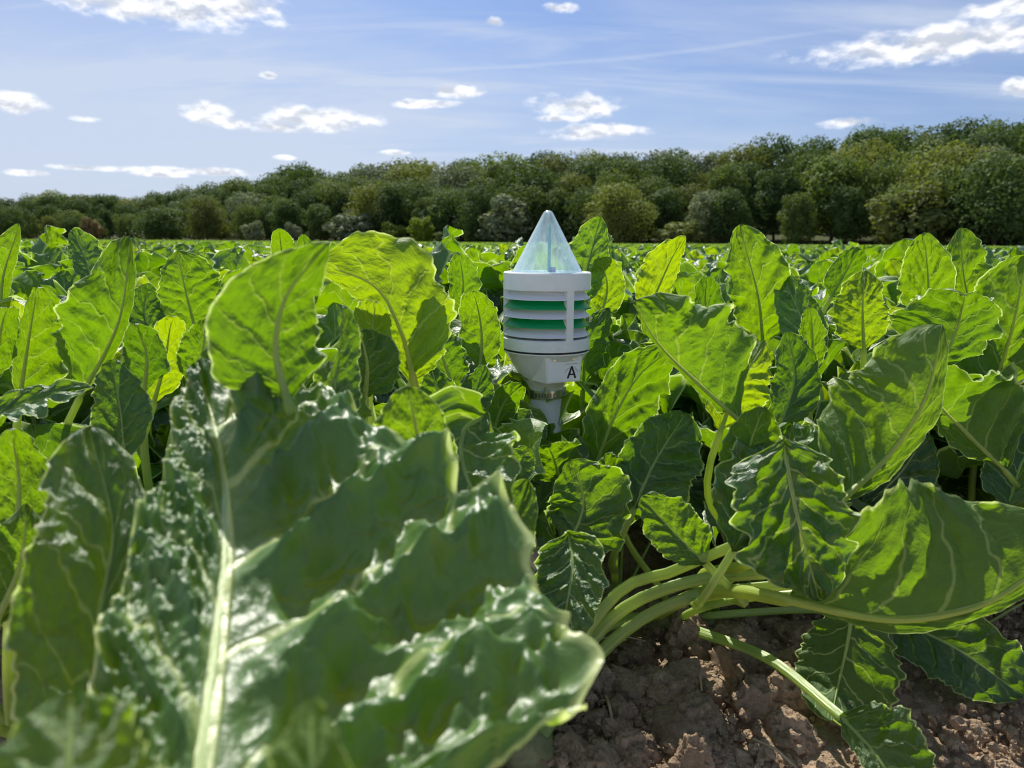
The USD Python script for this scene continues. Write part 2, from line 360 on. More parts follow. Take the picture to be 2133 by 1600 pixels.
def rosette(plant, seed, n=18, nu=9, nv=26, hmax=0.55, inner=True, mats=None, stalk_part=True, sides=6, spread=1.0, lean=None, sizes=1.0):
    """The leaves of an ordinary beet plant about its crown at the origin."""
    rng = np.random.default_rng(seed)
    for k in range(n):
        f = k / max(n - 1, 1)                                  # 0 = innermost
        az = k * 2.399963 + rng.normal(0, 0.25)
        e0 = math.radians(86 - 34 * f * spread + rng.normal(0, 5))   # elevation of the petiole
        pl = (0.13 + 0.13 * math.sin(pi * (0.25 + 0.6 * f)) + rng.normal(0, 0.015)) * hmax / 0.55
        bl = (0.22 + 0.07 * math.sin(pi * (0.2 + 0.65 * f)) + rng.normal(0, 0.02)) * hmax / 0.55 * sizes
        w = bl * rng.uniform(0.33, 0.43)
        out = np.array([math.cos(az), math.sin(az), 0.0]); upv = np.array([0, 0, 1.0]); sidev = np.array([-math.sin(az), math.cos(az), 0])
        bend = math.radians(rng.uniform(5, 30) + 30 * f + (rng.random() < 0.18) * 45)
        base = out * (0.012 + 0.02 * f) + upv * 0.02
        steps = 22; p = base.copy(); path = [p.copy()]
        tot = pl + bl
        for s in range(steps):
            x = (s + 0.5) / steps
            e = e0 - bend * max(0, x - 0.25) ** 1.5 * 1.6
            sw = 0.25 * math.sin(x * 2.2 + seed + k) * x
            p = p + (out * math.cos(e) + upv * math.sin(e) + sidev * sw * 0.35) * tot / steps
            path.append(p.copy())
        path = np.array(path)
        kk = int(steps * pl / tot)
        M = spline(path[kk:], nv)
        N0 = -out * math.sin(e0) + upv * math.cos(e0) + sidev * rng.normal(0, 0.6)
        N = transport(M, N0)
        mat = mats[rng.integers(len(mats))] if mats else [LEAF, LEAF_DARK, LEAF, LEAF_YOUNG, LEAF_DARK][rng.integers(5)]
        put_leaf(plant, M, N, w * rng.uniform(0.9, 1.1), w * rng.uniform(0.9, 1.1), base, mat, STALK if rng.random() < 0.6 else STALK_PALE, nu, seed * 100 + k, sides=sides,
                 petiole=[path[max(1, kk // 3)], path[max(2, 2 * kk // 3)]], r0=0.0046 * hmax / 0.55, stalk_part=stalk_part,
                 fold=rng.uniform(-0.05, 0.55), curl=rng.uniform(-0.8, 0.35), ruf=rng.uniform(0.40, 0.85), blis=rng.uniform(0.10, 0.20), f1=rng.uniform(4, 6.5), f2=rng.uniform(11, 15),
                 wide=rng.uniform(0.42, 0.52), blunt=rng.uniform(0.45, 0.58), droop=rng.uniform(0, 0.3))

# ------------------------------------------------------------------ the lie of the land
EA, EB = np.array([-175.0, 262.0]), np.array([75.0, 105.0])       # the wood's edge
ED = (EB - EA) / np.linalg.norm(EB - EA); EN = np.array([-ED[1], ED[0]])
if EN[1] < 0: EN = -EN
def smooth(x):
    x = np.clip(x, 0, 1); return x * x * (3 - 2 * x)
def height(x, y):
    s = (x - EA[0]) * EN[0] + (y - EA[1]) * EN[1]
    along = (x - EA[0]) * ED[0] + (y - EA[1]) * ED[1]
    hill = 0.12 * np.clip(s - 6, 0, 110) * smooth((along - 80) / 110) + 0.03 * np.clip(s - 6, 0, 110)
    return hill

def ground_material():
    g = Graph()
    p = g('geometry', 'position')
    n = g('noise_texture', 'fac', vector=p, scale=9.0, detail=8.0, roughness=0.65)
    n2 = g('noise_texture', 'fac', vector=p, scale=120.0, detail=5.0, roughness=0.7)
    c = g('rgb_ramp', 'color', fac=g.m('add', g.m('multiply', n, 0.5), g.m('multiply', n2, 0.5)), ramp=[(0.28, (0.19, 0.130, 0.084)), (0.5, (0.40, 0.290, 0.192)), (0.72, (0.61, 0.47, 0.325))])
    vo = g('voronoi_texture', 'distance', vector=p, scale=90.0, detail=2.0)
    n3 = g('noise_texture', 'fac', vector=p, scale=420.0, detail=3.0, roughness=0.7)
    h = g.m('add', g.m('add', g.m('multiply', n2, 0.9), g.m('multiply', vo, 0.5)), g.m('multiply', n3, 0.35))
    px_ = g('separate_xyz', 'x', vector=p); py_ = R(px_.replace('.x', '.y'))
    sd_ = g.m('add', g.m('multiply', g.m('subtract', px_, float(EA[0])), float(EN[0])), g.m('multiply', g.m('subtract', py_, float(EA[1])), float(EN[1])))
    c = g.mix(g.mr(g.m('add', sd_, g.m('multiply', n, 3.0)), -4.0, 1.0), c, g.mix(n2, (0.03, 0.04, 0.014), (0.08, 0.09, 0.03)))     # undergrowth of the wood
    return g.build('soil', surface=g('principled_bsdf', 'BSDF', base_color=c, roughness=0.95, specular_ior_level=0.15, normal=g('bump', 'normal', height=h, strength=1.0, distance=0.010)))
SOIL = ground_material()

def ground():
    xs = np.concatenate([-np.geomspace(600, 1.3, 60)[:-1], np.linspace(-1.2, 1.4, 190), np.geomspace(1.5, 600, 60)[1:]])
    ys = np.concatenate([-np.geomspace(100, 0.3, 14)[:-1], np.linspace(-0.2, 2.2, 180), np.geomspace(2.3, 700, 70)[1:]])
    X, Y = np.meshgrid(xs, ys)
    near = smooth((3.0 - np.hypot(X - 0.2, Y - 1)) / 1.5)
    q = np.stack([X, Y, 0 * X], -1)
    clod = np.abs(fbm(q * 14, 3, 5) - 0.5) * 2
    Z = height(X, Y) + near * (0.05 * (fbm(q * 7, 4, 2) - 0.5) + 0.045 * (0.5 - clod)) - 0.004 + 0.05 * (fbm(q * 0.9, 2, 9) - 0.5) * smooth((Y - 2) / 3)
    V = np.stack([X, Y, Z], -1).reshape(-1, 3)
    gr = obj('ground', (V, grid_faces(len(ys), len(xs))), SOIL, smooth=True, kind='structure', label='dry brown clay soil of the beet field')
    # clods lying loose on the bare patch in front
    rng = np.random.default_rng(4)
    ico = [trimesh.creation.icosphere(3), trimesh.creation.icosphere(4)]
    for k in range(260):
        px, py = rng.uniform(1120, 2180), rng.uniform(1270, 1640)
        if k < 40: px, py = rng.uniform(1220, 1680), rng.uniform(1330, 1600)
        v = fwd + (px - 1066.5) / FPX * RIGHT - (py - 800) / FPX * UP
        c = EYE + v * (-EYE[2] / v[2])
        r = float(np.clip(rng.lognormal(-4.45, 0.5), 0.005, 0.038))
        if k < 12: r = rng.uniform(0.028, 0.045)
        sp = ico[1 if r > 0.022 else 0]
        d = sp.vertices
        sh = 1 + 0.8 * (fbm(d * 1.5 + k * 7.3, 3, 1) - 0.5) + 0.55 * (0.4 - np.abs(fbm(d * 3.1 + k, 3, 2) - 0.5) * 2) + 0.3 * (fbm(d * 9 + k, 2, 3) - 0.5)
        for cut in unit(np.random.default_rng(k).normal(size=(4, 3))): sh = np.minimum(sh, 0.80 / np.maximum(d @ cut, 0.3))   # broken faces
        W = d * sh[:, None] * r * rng.uniform(0.75, 1.3, 3)
        a = rng.uniform(0, 6.28); W[:, :2] = W[:, :2] @ np.array([[math.cos(a), -math.sin(a)], [math.sin(a), math.cos(a)]])
        obj('clod', (W + [c[0], c[1], r * 0.35], sp.faces), SOIL, gr, smooth=True)
    # crumbs of earth between the clods
    rng = np.random.default_rng(8); b = trimesh.creation.icosphere(1); VV, FF = [], []
    for k in range(5200):
        px, py = rng.uniform(1120, 2180), rng.uniform(1270, 1640)
        v = fwd + (px - 1066.5) / FPX * RIGHT - (py - 800) / FPX * UP
        c = EYE + v * (-EYE[2] / v[2]); r = rng.lognormal(-5.75, 0.5)
        FF.append(b.faces + len(VV) * len(b.vertices))
        VV.append(b.vertices * rng.uniform(0.6, 1.35, (len(b.vertices), 1)) * r * rng.uniform(0.7, 1.3, 3) + [c[0], c[1], r * 0.3 + 0.03 * (rng.random() < 0.5) * rng.random()])
    obj('crumbs', (np.vstack(VV), np.vstack(FF)), SOIL, gr, kind='stuff')
    return gr
GROUND = ground()

# ------------------------------------------------------------------ woods
def tree_material(name, col, tr):
    g = Graph()
    rnd = g('object_info', 'random')
    n = g('noise_texture', 'fac', vector=g('geometry', 'position'), scale=0.45, detail=3.0)
    isl = g('geometry', 'random_per_island')
    f = g.m('add', g.m('add', g.m('multiply', rnd, 0.45), g.m('multiply', n, 0.35)), g.m('multiply', isl, 0.2))
    b = g.mix(f, tuple(np.array(col) * (0.5, 0.6, 0.65)), tuple(np.array(col) * (1.75, 1.6, 1.1)))
    pr = g('principled_bsdf', 'BSDF', base_color=b, roughness=0.75, specular_ior_level=0.12)
    t = g('translucent_bsdf', 'BSDF', color=g.mix(f, tuple(np.array(tr) * 0.6), tuple(np.array(tr) * 1.4)))
    return g.build(name, surface=g('add_closure', 'closure', closure1=pr, closure2=t))
TM = {'dark': tree_material('foliage_dark', (0.054, 0.088, 0.034), (0.035, 0.055, 0.006)),
      'mid': tree_material('foliage_mid', (0.072, 0.110, 0.036), (0.060, 0.080, 0.008)),
      'olive': tree_material('foliage_olive', (0.096, 0.120, 0.040), (0.075, 0.088, 0.010)),
      'grey': tree_material('foliage_grey', (0.14, 0.17, 0.11), (0.05, 0.06, 0.02)),
      'bright': tree_material('foliage_bright', (0.095, 0.135, 0.022), (0.09, 0.13, 0.008)),
      'brown': tree_material('foliage_brown', (0.13, 0.10, 0.055), (0.06, 0.05, 0.015))}
BARK = simple('bark', (0.10, 0.075, 0.05), 0.9, 0.2, var=0.4, vscale=6.0, bump=(14.0, 0.6, 0.05))

def crown_mesh(seed, nleaf, leaf, lobes, lo=0.1, width=0.36, shape='oak'):
    rng = np.random.default_rng(seed)
    cs = []
    for k in range(lobes):
        z = lo + 0.12 + (0.86 - lo - 0.12) * (k + rng.random()) / lobes
        x = (z - lo) / (1 - lo)
        env = width * (math.sin(pi * min(1, x * 0.86 + 0.12)) ** 0.6)
        if shape == 'bush': env = width * math.sqrt(max(0.02, 1 - (x * 0.95) ** 2))
        a = k * 2.4 + rng.normal(0, 0.4)
        rr = env * rng.uniform(0.35, 0.92)
        r = width * rng.uniform(0.20, 0.50)
        cs.append((rr * math.cos(a), rr * math.sin(a), z, r, r * rng.uniform(0.65, 0.9)))
    if shape == 'bush': cs.append((0, 0, lo + 0.35, width * 0.8, 0.33))
    else: cs.append((0, 0, 0.80, width * 0.55, 0.17)); cs.append((0, 0, 0.5, width * 0.7, 0.3))
    cs = np.array(cs)
    area = cs[:, 3] * cs[:, 4]
    pick = rng.choice(len(cs), nleaf, p=area / area.sum())
    d = unit(rng.normal(size=(nleaf, 3)))
    bump = fbm(d * 3.5 + pick[:, None] * 3.7, 2, seed)
    rad = (0.62 + 0.62 * bump) * rng.uniform(0.80, 1.04, nleaf)
    c = cs[pick]
    pos = c[:, :3] + d * rad[:, None] * np.stack([c[:, 3], c[:, 3], c[:, 4]], 1)
    keep = (pos[:, 2] > lo * 0.8) & (bump > 0.30)
    pos, d = pos[keep], d[keep]; n = len(pos)
    pos[:, 2] /= pos[:, 2].max()
    nrm = unit(d * 0.8 + rng.normal(size=(n, 3)) * 0.38 + [0, 0, 0.25])
    t1 = unit(np.cross(nrm, rng.normal(size=(n, 3)))); t2 = np.cross(nrm, t1)
    s = leaf * rng.uniform(0.5, 1.35, n)[:, None]
    q = np.stack([pos - t1 * s, pos - t2 * s * 0.62, pos + t1 * s, pos + t2 * s * 0.62], 1).reshape(-1, 3)
    f = np.arange(4 * n).reshape(-1, 4)
    return q, f

def trunk_mesh(seed, lo, r=0.022):
    rng = np.random.default_rng(seed)
    parts = []
    def limb(a, b, r0, r1):
        C = spline([a, (np.array(a) + b) / 2 + rng.normal(0, 0.012, 3), b], 6)
        v, f, _ = tube(C, transport(C, [0.3, 1, 0.2]), np.linspace(r0, r1, 7), 7)
        parts.append(trimesh.Trimesh(v, np.vstack([f[:, [0, 1, 2]], f[:, [0, 2, 3]]]), process=False))
    limb(np.array([0, 0, -0.03]), np.array([0.01, 0.005, 0.72]), r, r * 0.35)
    for k in range(5):
        a = k * 1.3 + rng.random(); z = 0.22 + 0.09 * k
        limb(np.array([0, 0, z]), np.array([0.2 * math.cos(a), 0.2 * math.sin(a), z + 0.2]), r * 0.5, r * 0.15)
    return trimesh.util.concatenate(parts)

protos = {}
def tree(kind, shape, variant, name, base, h, w, rotz, label, cat, group=None):
    """A trunk and a crown; the first of each kind is built and the others are copies of it."""
    key = (kind, shape, variant)
    sc = (w, w, h)
    if key in protos:
        return dup(protos[key], name, base, rotz, sc, label=label, cat=cat, group=group)
    t = thing(name, base, rotz, sc, label=label, cat=cat, group=group)
    sd = abs(hash((shape, variant))) % 1000 if False else {'oak': 11, 'tall': 37, 'bush': 71}[shape] * 13 + variant * 17
    if shape == 'bush':
        cm = crown_mesh(sd, 3200, 0.040, 14, lo=0.0, width=0.46, shape='bush'); r = 0.03
    elif shape == 'tall':
        cm = crown_mesh(sd, 10500, 0.019, 44, lo=0.06, width=0.34); r = 0.022
    else:
        cm = crown_mesh(sd, 11000, 0.0185, 48, lo=0.05, width=0.46); r = 0.026
    obj('trunk', trunk_mesh(sd, 0.1, r), BARK, t, smooth=True)
    obj('crown', cm, TM[kind], t)
    protos[key] = t
    return t

def on_edge(px, s):
    """The ground point in the direction of px, s metres behind the edge of the wood."""
    k = (px - 1066.5) / FPX * 1.017
    o = EA + EN * s
    A = np.array([[k, -ED[0]], [1.0, -ED[1]]])
    yy = np.linalg.solve(A, o)[0]
    return np.array([k * yy, yy, float(height(k * yy, yy))])

def ztop(px, py, y):
    return P(px, py, y)[2]

SKYLINE = [(-300, 425), (0, 408), (50, 402), (150, 392), (230, 398), (270, 404), (400, 392), (500, 376), (580, 358), (640, 338), (680, 345), (720, 352), (800, 338), (880, 330), (960, 318), (1060, 310), (1110, 302),
           (1150, 314), (1220, 308), (1300, 312), (1380, 312), (1460, 308), (1530, 300), (1575, 278), (1620, 285), (1700, 268), (1790, 262), (1860, 262), (1930, 240), (2000, 246), (2060, 236), (2133, 236), (2400, 225)]
def skyline(px):
    a = np.array(SKYLINE, float); return float(np.interp(px, a[:, 0], a[:, 1]))

rng = np.random.default_rng(21)
def wood_label(kind, j):
    look = {'dark': 'dark green', 'mid': 'mid green', 'olive': 'olive green', 'grey': 'dull grey green'}[kind]
    where = 'left of the sensor' if j < 1143 else 'right of the sensor'
    return f'{look} tree in the unbroken wood, {where}', 'tree', f'{look} trees of the wood {where}'
ROWS = [(3, 0.40, 72), (13, 0.24, 78), (28, 0.12, 82), (48, 0.03, 82), (75, 0.0, 78)]
for r, (s, drop, step) in enumerate(ROWS):
    px = -150 + 23 * r
    while px < 2300:
        j = px + rng.uniform(-14, 14)
        b = on_edge(j, s + rng.uniform(-3, 3))
        sk = skyline(j)
        top = sk + (506 - sk) * np.clip(drop + rng.normal(0, 0.07), 0, 0.6) + rng.normal(0, 4 if j > 850 else 5)
        h = float(np.clip(ztop(j, top, b[1]) - b[2], 6.0, 30))
        kind = rng.choice(['dark', 'mid', 'olive', 'dark', 'mid', 'grey'], p=[0.3, 0.27, 0.14, 0.1, 0.1, 0.09])
        if j < 700 and rng.random() < 0.5: kind = 'dark'
        shape = rng.choice(['oak', 'tall'], p=[0.5, 0.5])
        tree(str(kind), str(shape), int(rng.integers(2)), 'wood_tree', b - [0, 0, 0.3], h, h * rng.uniform(0.8, 1.1), rng.uniform(0, 6.28),
             *wood_label(str(kind), j))
        px += step * rng.uniform(0.8, 1.2) * (1.0 + 0.45 * (j > 1500)) * (0.68 if j < 850 else 1.0)
# the shrubs and trees that stand out in front of the wood: (px, top py, half width px, kind, shape, label)
FRONT = [(52, 428, 34, 'dark', 'oak', 'small dull green tree at the far left end of the field', 'tree'),
         (216, 450, 23, 'brown', 'bush', 'brownish shrub, leftmost of the shrubs on the far field edge', 'shrub'),
         (358, 428, 54, 'dark', 'oak', 'round dark tree on the field edge left of the pale olive tree', 'tree'),
         (451, 404, 42, 'olive', 'oak', 'pale olive tree standing beside a round dark tree', 'tree'),
         (545, 458, 24, 'grey', 'bush', 'small grey green shrub just right of the pale olive tree', 'shrub'),
         (622, 462, 20, 'grey', 'bush', 'tiny grey shrub in front of the dark wood left of the willow', 'shrub'),
         (745, 443, 52, 'grey', 'bush', 'wide silvery willow shrub on the far field edge', 'shrub'),
         (823, 460, 27, 'bright', 'bush', 'bright green cone shaped shrub beside the silvery willow', 'shrub'),
         (882, 450, 27, 'bright', 'bush', 'bright green upright shrub right of the cone shaped one', 'shrub'),
         (935, 476, 26, 'mid', 'bush', 'low green shrub left of the large grey shrub behind the sensor', 'shrub'),
         (985, 462, 22, 'mid', 'bush', 'small green shrub leaning on the large grey shrub', 'shrub'),
         (1055, 402, 62, 'grey', 'bush', 'large grey green shrub behind the tip of the sensor', 'shrub'),
         (1285, 376, 72, 'olive', 'oak', 'broad olive tree at the wood edge right of the sensor', 'tree'),
         (1405, 459, 54, 'olive', 'bush', 'low rounded straw green shrub right of the sensor', 'shrub'),
         (1868, 376, 82, 'olive', 'bush', 'big rounded olive tree at the right end of the wood edge', 'tree'),
         (2035, 312, 98, 'dark', 'oak', 'huge dark broad tree at the right border of the picture', 'tree'),
         (650, 334, 40, 'dark', 'oak', 'dark tree rising highest above the left half of the wood', 'tree'),
         (1578, 274, 52, 'dark', 'oak', 'dark tree jutting above the wood right of the middle', 'tree')]
for (px, top, hw, kind, shape, label, cat) in FRONT:
    s = -4.0 if label.find('jut') < 0 and label.find('highest') < 0 else 50.0
    b = on_edge(px, s)
    h = ztop(px, top, b[1]) - b[2]
    w = hw * b[1] / FPX * 2 / (0.92 if shape == 'bush' else 0.98)
    tree(kind, shape, len(label) % 2, 'shrub' if cat == 'shrub' else 'broadleaf_tree', b - [0, 0, 0.15], h, w, px * 0.37, label, cat)

# ------------------------------------------------------------------ the weather sensor on its pole
SD = 1.42
def device():
    A0 = P(1138, 700, SD)
    fd = (A0 - EYE) @ fwd
    Z = lambda py: P(1138, py, SD)[2]
    rad = lambda h: h * fd / FPX
    t = thing('weather_sensor', (A0[0], SD, 0), 0.0, label='white and green field sensor with clear cone on a grey pole among the beet leaves', cat='weather sensor')
    white = simple('white_plastic', (0.74, 0.76, 0.76), 0.32, 0.5, var=0.09, vscale=35.0, bump=(900.0, 0.05, 0.001))
    plate_w = simple('white_plate', (0.72, 0.74, 0.80), 0.45, 0.4)
    green = simple('green_plate', (0.0, 0.30, 0.085), 0.35, 0.45)
    cream = simple('cream_plastic', (0.78, 0.77, 0.73), 0.22, 0.5, var=0.10, vscale=25.0, bump=(60.0, 0.06, 0.004))
    black = simple('black_rubber', (0.015, 0.015, 0.03), 0.5)
    steel = simple('clamp_steel', (0.62, 0.62, 0.62), 0.28, 0.5, metallic=1.0, var=0.3, vscale=80.0)
    grey = simple('pole_plastic', (0.60, 0.63, 0.64), 0.4, 0.5, var=0.14, vscale=22.0, bump=(300.0, 0.08, 0.001))
    def lathe(prof, n=72):
        return trimesh.creation.revolve(np.array(prof), sections=n)
    # clear cone, 1.2 mm thick
    g = Graph()
    fr = g('fresnel', 'fac', IOR=1.5)
    st = g('noise_texture', 'fac', vector=g('mapping', 'vector', vector=g('texture_coordinate', 'object'), scale=(90.0, 90.0, 9.0)), scale=1.0, detail=4.0)
    gl = g('glossy_bsdf', 'BSDF', color=(0.95, 0.98, 1.0), roughness=0.12, normal=g('bump', 'normal', height=st, strength=0.25, distance=0.002))
    tp = g('transparent_bsdf', 'BSDF', color=(0.90, 0.97, 0.97))
    df = g('translucent_bsdf', 'BSDF', color=(0.94, 0.95, 0.94))
    df2 = g('diffuse_bsdf', 'BSDF', color=(0.94, 0.95, 0.94))
    dm = g('mix_closure', 'closure', fac=0.5, closure1=df, closure2=df2)
    lw = g('layer_weight', 'facing', blend=0.5)
    body = g('mix_closure', 'closure', fac=g.m('add', g.mr(st, 0.4, 0.75, 0.05, 0.20), g.m('multiply', g.m('power', lw, 3.0), 0.45)), closure1=tp, closure2=dm)
    clear = g.build('clear_plastic', surface=g('mix_closure', 'closure', fac=g.m('minimum', g.m('add', fr, 0.03), 0.35), closure1=body, closure2=gl))
    z0, z1 = Z(572), Z(438)
    R0 = rad(75); th = 0.0012
    outer = [(0.0, z1)] + [(rad(12) * math.sin(a), z1 - rad(12) * (1 - math.cos(a))) for a in np.linspace(0.25, 1.05, 6)] + [(R0, z0)]
    inner = [(max(0, x - th), z - th * 1.2) for x, z in outer[::-1]]
    inner[0] = (R0 - th, z0); inner[-1] = (0, z1 - th * 1.5)
    cn = obj('clear_cone', lathe((outer + inner)[::-1]), clear, t, smooth=40)
    # teal post under the cone
    teal = simple('teal_post', (0.10, 0.42, 0.44), 0.35)
    blue = simple('blue_block', (0.16, 0.18, 0.42), 0.4)
    c = trimesh.creation.cylinder(0.0030, Z(470) - Z(566), sections=16); c.apply_translation([0.003, 0, (Z(470) + Z(566)) / 2])
    obj('post', c, teal, t, smooth=40)
    c = trimesh.creation.box((0.012, 0.008, 0.010)); c.apply_translation([0.009, 0, Z(562)]); obj('post_foot', c, blue, t)
    # collar
    b = rad(2)
    Rr = rad(90)
    za, zb = Z(566), Z(602)
    obj('collar', lathe([(0, zb), (Rr - rad(8), zb), (Rr - b * .4, zb), (Rr, zb + b * .6), (Rr, za - b), (Rr - b, za), (R0 + 0.001, za), (R0 + 0.001, za - 0.004), (0, za - 0.004)]), white, t, smooth=35)
    # core and the stack of louvre plates
    obj('core', lathe([(0, Z(704)), (rad(60), Z(704)), (rad(60), Z(598)), (0, Z(598))]), plate_w, t, smooth=35)
    for k, py in enumerate((620.5, 639, 657, 676, 695)):
        zr = Z(py); hh = Z(py - 17.5) - zr
        ro, ri = rad(88.5), rad(76)
        prof = [(ri - rad(8), zr + hh), (ri, zr + hh), (ri + rad(2), zr + hh * 0.72), (ro, zr + rad(1.4)), (ro, zr), (ri - rad(2), zr + hh * 0.55), (ri - rad(10), zr + hh * 0.6)]
        obj('louvre_plate', lathe(prof[::-1]), green if k in (1, 3) else plate_w, t, smooth=30, label=('green' if k in (1, 3) else 'white') + ' louvre plate')
    # three upright struts
    for k in range(3):
        a = math.radians(-90 + 29 + 120 * k)
        bx = trimesh.creation.box((rad(16), rad(24), zb - Z(703) + 0.004))
        bx.apply_transform(trimesh.transformations.rotation_matrix(a - pi / 2 * -1, [0, 0, 1]))
        rr = Rr - rad(12.5)
        bx.apply_translation([rr * math.cos(a), rr * math.sin(a), (zb + Z(703)) / 2])
        obj('strut', bx, white, t)
    za, zb = Z(700), Z(724)
    obj('lower_ring', lathe([(0, zb), (Rr - b, zb), (Rr, zb + b * .6), (Rr, za - b), (Rr - b, za), (rad(70), za + rad(1)), (0, za + rad(1))]), white, t, smooth=35)
    g1, g2 = zb - 0.0002, Z(727)
    obj('gasket', lathe([(0, g2), (Rr - rad(1.5), g2), (Rr - rad(1.5), g1), (0, g1)]), black, t, smooth=35)
    # funnel shaped housing
    zt = g2 - 0.0002
    hs = [(0, Z(806)), (rad(36), Z(806)), (rad(37), Z(803)), (rad(43), Z(794)), (rad(54), Z(783)), (rad(63), Z(770)), (rad(71), Z(757)), (rad(79), Z(743)), (rad(86), Z(732)), (rad(89), zt - 0.002), (rad(89), zt), (0, zt)]
    obj('housing', lathe(hs), cream, t, smooth=40)
    # flat label box growing out of the housing
    a = math.radians(-90 + 25)
    n = np.array([math.cos(a), math.sin(a), 0]); s = np.array([-math.sin(a), math.cos(a), 0])
    face = rad(78)
    w, ztop_, zbot = rad(41), Z(734), Z(784)
    tip = 0.10
    def bx8(w0, w1, d0, d1, z0, z1, back):
        pts = []
        for (ww, zz, dd) in ((w0, z0, d0), (w1, z1, d1)):
            for sx in (-1, 1):
                pts.append(n * dd + s * sx * ww + [0, 0, zz]); pts.append(n * back + s * sx * (ww + rad(9)) + [0, 0, zz])
        return trimesh.convex.convex_hull(np.array(pts))
    box = bx8(w * 0.93, w, face * 0.985, face, zbot, ztop_, rad(30))
    obj('label_box', box, cream, t, smooth=20)
    paper = simple('sticker_paper', (0.80, 0.82, 0.84), 0.35)
    ink = simple('sticker_ink', (0.012, 0.014, 0.016), 0.5)
    # frame on the tilted face
    upv = unit((n * face + [0, 0, ztop_]) - (n * face * 0.985 + [0, 0, zbot])); nf = unit(np.cross(s, upv))
    c0 = n * face * 0.9925 + [0, 0, (ztop_ + zbot) / 2]
    def on_face(mesh, x, z, off):
        M4 = np.eye(4); M4[:3, 0], M4[:3, 1], M4[:3, 2] = s, upv, nf; M4[:3, 3] = c0 + s * x + upv * z + nf * off
        mesh.apply_transform(M4); return mesh
    bxs = trimesh.creation.box((rad(72), rad(40), 0.0005))
    stk = obj('sticker', on_face(bxs, 0.0, -rad(3), 0.0004), paper, t)
    Aa = meshkit.text_mesh('A', rad(23), 0.0003, bold=True)
    Aa.apply_translation([-Aa.bounds[:, 0].mean(), 0, 0])
    obj('emblem', on_face(Aa, rad(18), -rad(17), 0.0007), ink, stk)
    star = trimesh.creation.cylinder(rad(2.7), 0.0003, sections=5); obj('emblem_star', on_face(star, rad(18), -rad(6.5), 0.0012), paper, stk)
    for q in (-1, 1):
        arc = []
        for i in range(7):
            aa = pi / 2 - q * (0.55 + 0.12 * i)
            bb = trimesh.creation.box((rad(2.4), rad(0.7), 0.0003)); bb.apply_transform(trimesh.transformations.rotation_matrix(aa - pi / 2, [0, 0, 1]))
            bb.apply_translation([rad(14) * math.cos(aa), rad(14) * math.sin(aa) - rad(8), 0]); arc.append(bb)
        obj('emblem_arc', on_face(trimesh.util.concatenate(arc), rad(18), -rad(1), 0.0007), ink, stk)
    rg = np.random.default_rng(3); ln = []
    x = -rad(15)
    while x < rad(15):
        ww = rad(rg.uniform(1.0, 2.2)); bb = trimesh.creation.box((ww, rad(1.1), 0.0003)); bb.apply_translation([x + ww / 2, 0, 0]); ln.append(bb); x += ww + rad(0.7)
    obj('small_print', on_face(trimesh.util.concatenate(ln), rad(18), rad(11.5), 0.0007), simple('sticker_grey', (0.2, 0.21, 0.22), 0.5), stk)
    for x in (-rad(22), rad(22)):
        sc = trimesh.creation.cylinder(rad(3.6), 0.002, sections=20); sl = on_face(sc, x, rad(21), 0.0006)
        scp = obj('screw', sl, steel, t, smooth=35)
    # hose clamp with slots, and its screw housing
    zc0, zc1 = Z(827), Z(809)
    ring = trimesh.creation.annulus(rad(33), rad(36), zc1 - zc0, sections=72); ring.apply_translation([0, 0, (zc0 + zc1) / 2])
    cl = obj('hose_clamp', ring, steel, t, smooth=35)
    for k in range(14):
        aa = math.radians(-90 - 38 + k * 5.2)
        bb = trimesh.creation.box((rad(1.2), rad(0.8), (zc1 - zc0) * 0.5)); bb.apply_transform(trimesh.transformations.rotation_matrix(aa + pi / 2, [0, 0, 1]))
        bb.apply_translation([rad(36) * math.cos(aa), rad(36) * math.sin(aa), (zc0 + zc1) / 2]); obj('clamp_slot', bb, black, cl)
    bb = trimesh.creation.box((rad(9), rad(9), (zc1 - zc0) * 1.1)); bb.apply_translation([rad(39), rad(6), (zc0 + zc1) / 2 + 0.001]); obj('clamp_screw', bb, steel, cl)
    po = trimesh.creation.cylinder(rad(34.5), Z(804) + 0.15, sections=64); po.apply_translation([0, 0, (Z(804) - 0.15) / 2]); obj('pole', po, grey, t, smooth=35)
    return t
device()
# ------------------------------------------------------------------ beet plants close to the camera, leaf by leaf
PLANTS = {}
CROWN = simple('beet_crown', (0.26, 0.25, 0.12), 0.7, 0.3, var=0.5, vscale=45.0, bump=(120.0, 0.6, 0.004))
def plant(key, px, d, label):
    v = fwd + (px - 1066.5) / FPX * RIGHT
    b = np.array([v[0] * d / v[1], d, 0.0])
    t = thing('sugar_beet_plant', b, 0.0, label=label, cat='beet plant')
    PLANTS[key] = (t, b, [0])
    rg = np.random.default_rng(len(PLANTS)); sp = trimesh.creation.icosphere(3); d = sp.vertices
    obj('beet_crown', (d * (1 + 0.35 * (fbm(d * 2.5 + len(PLANTS) * 3, 3, 4) - 0.5))[:, None] * [0.036, 0.036, 0.030] + [0, 0, 0.012], sp.faces), CROWN, t, smooth=True)
    return t

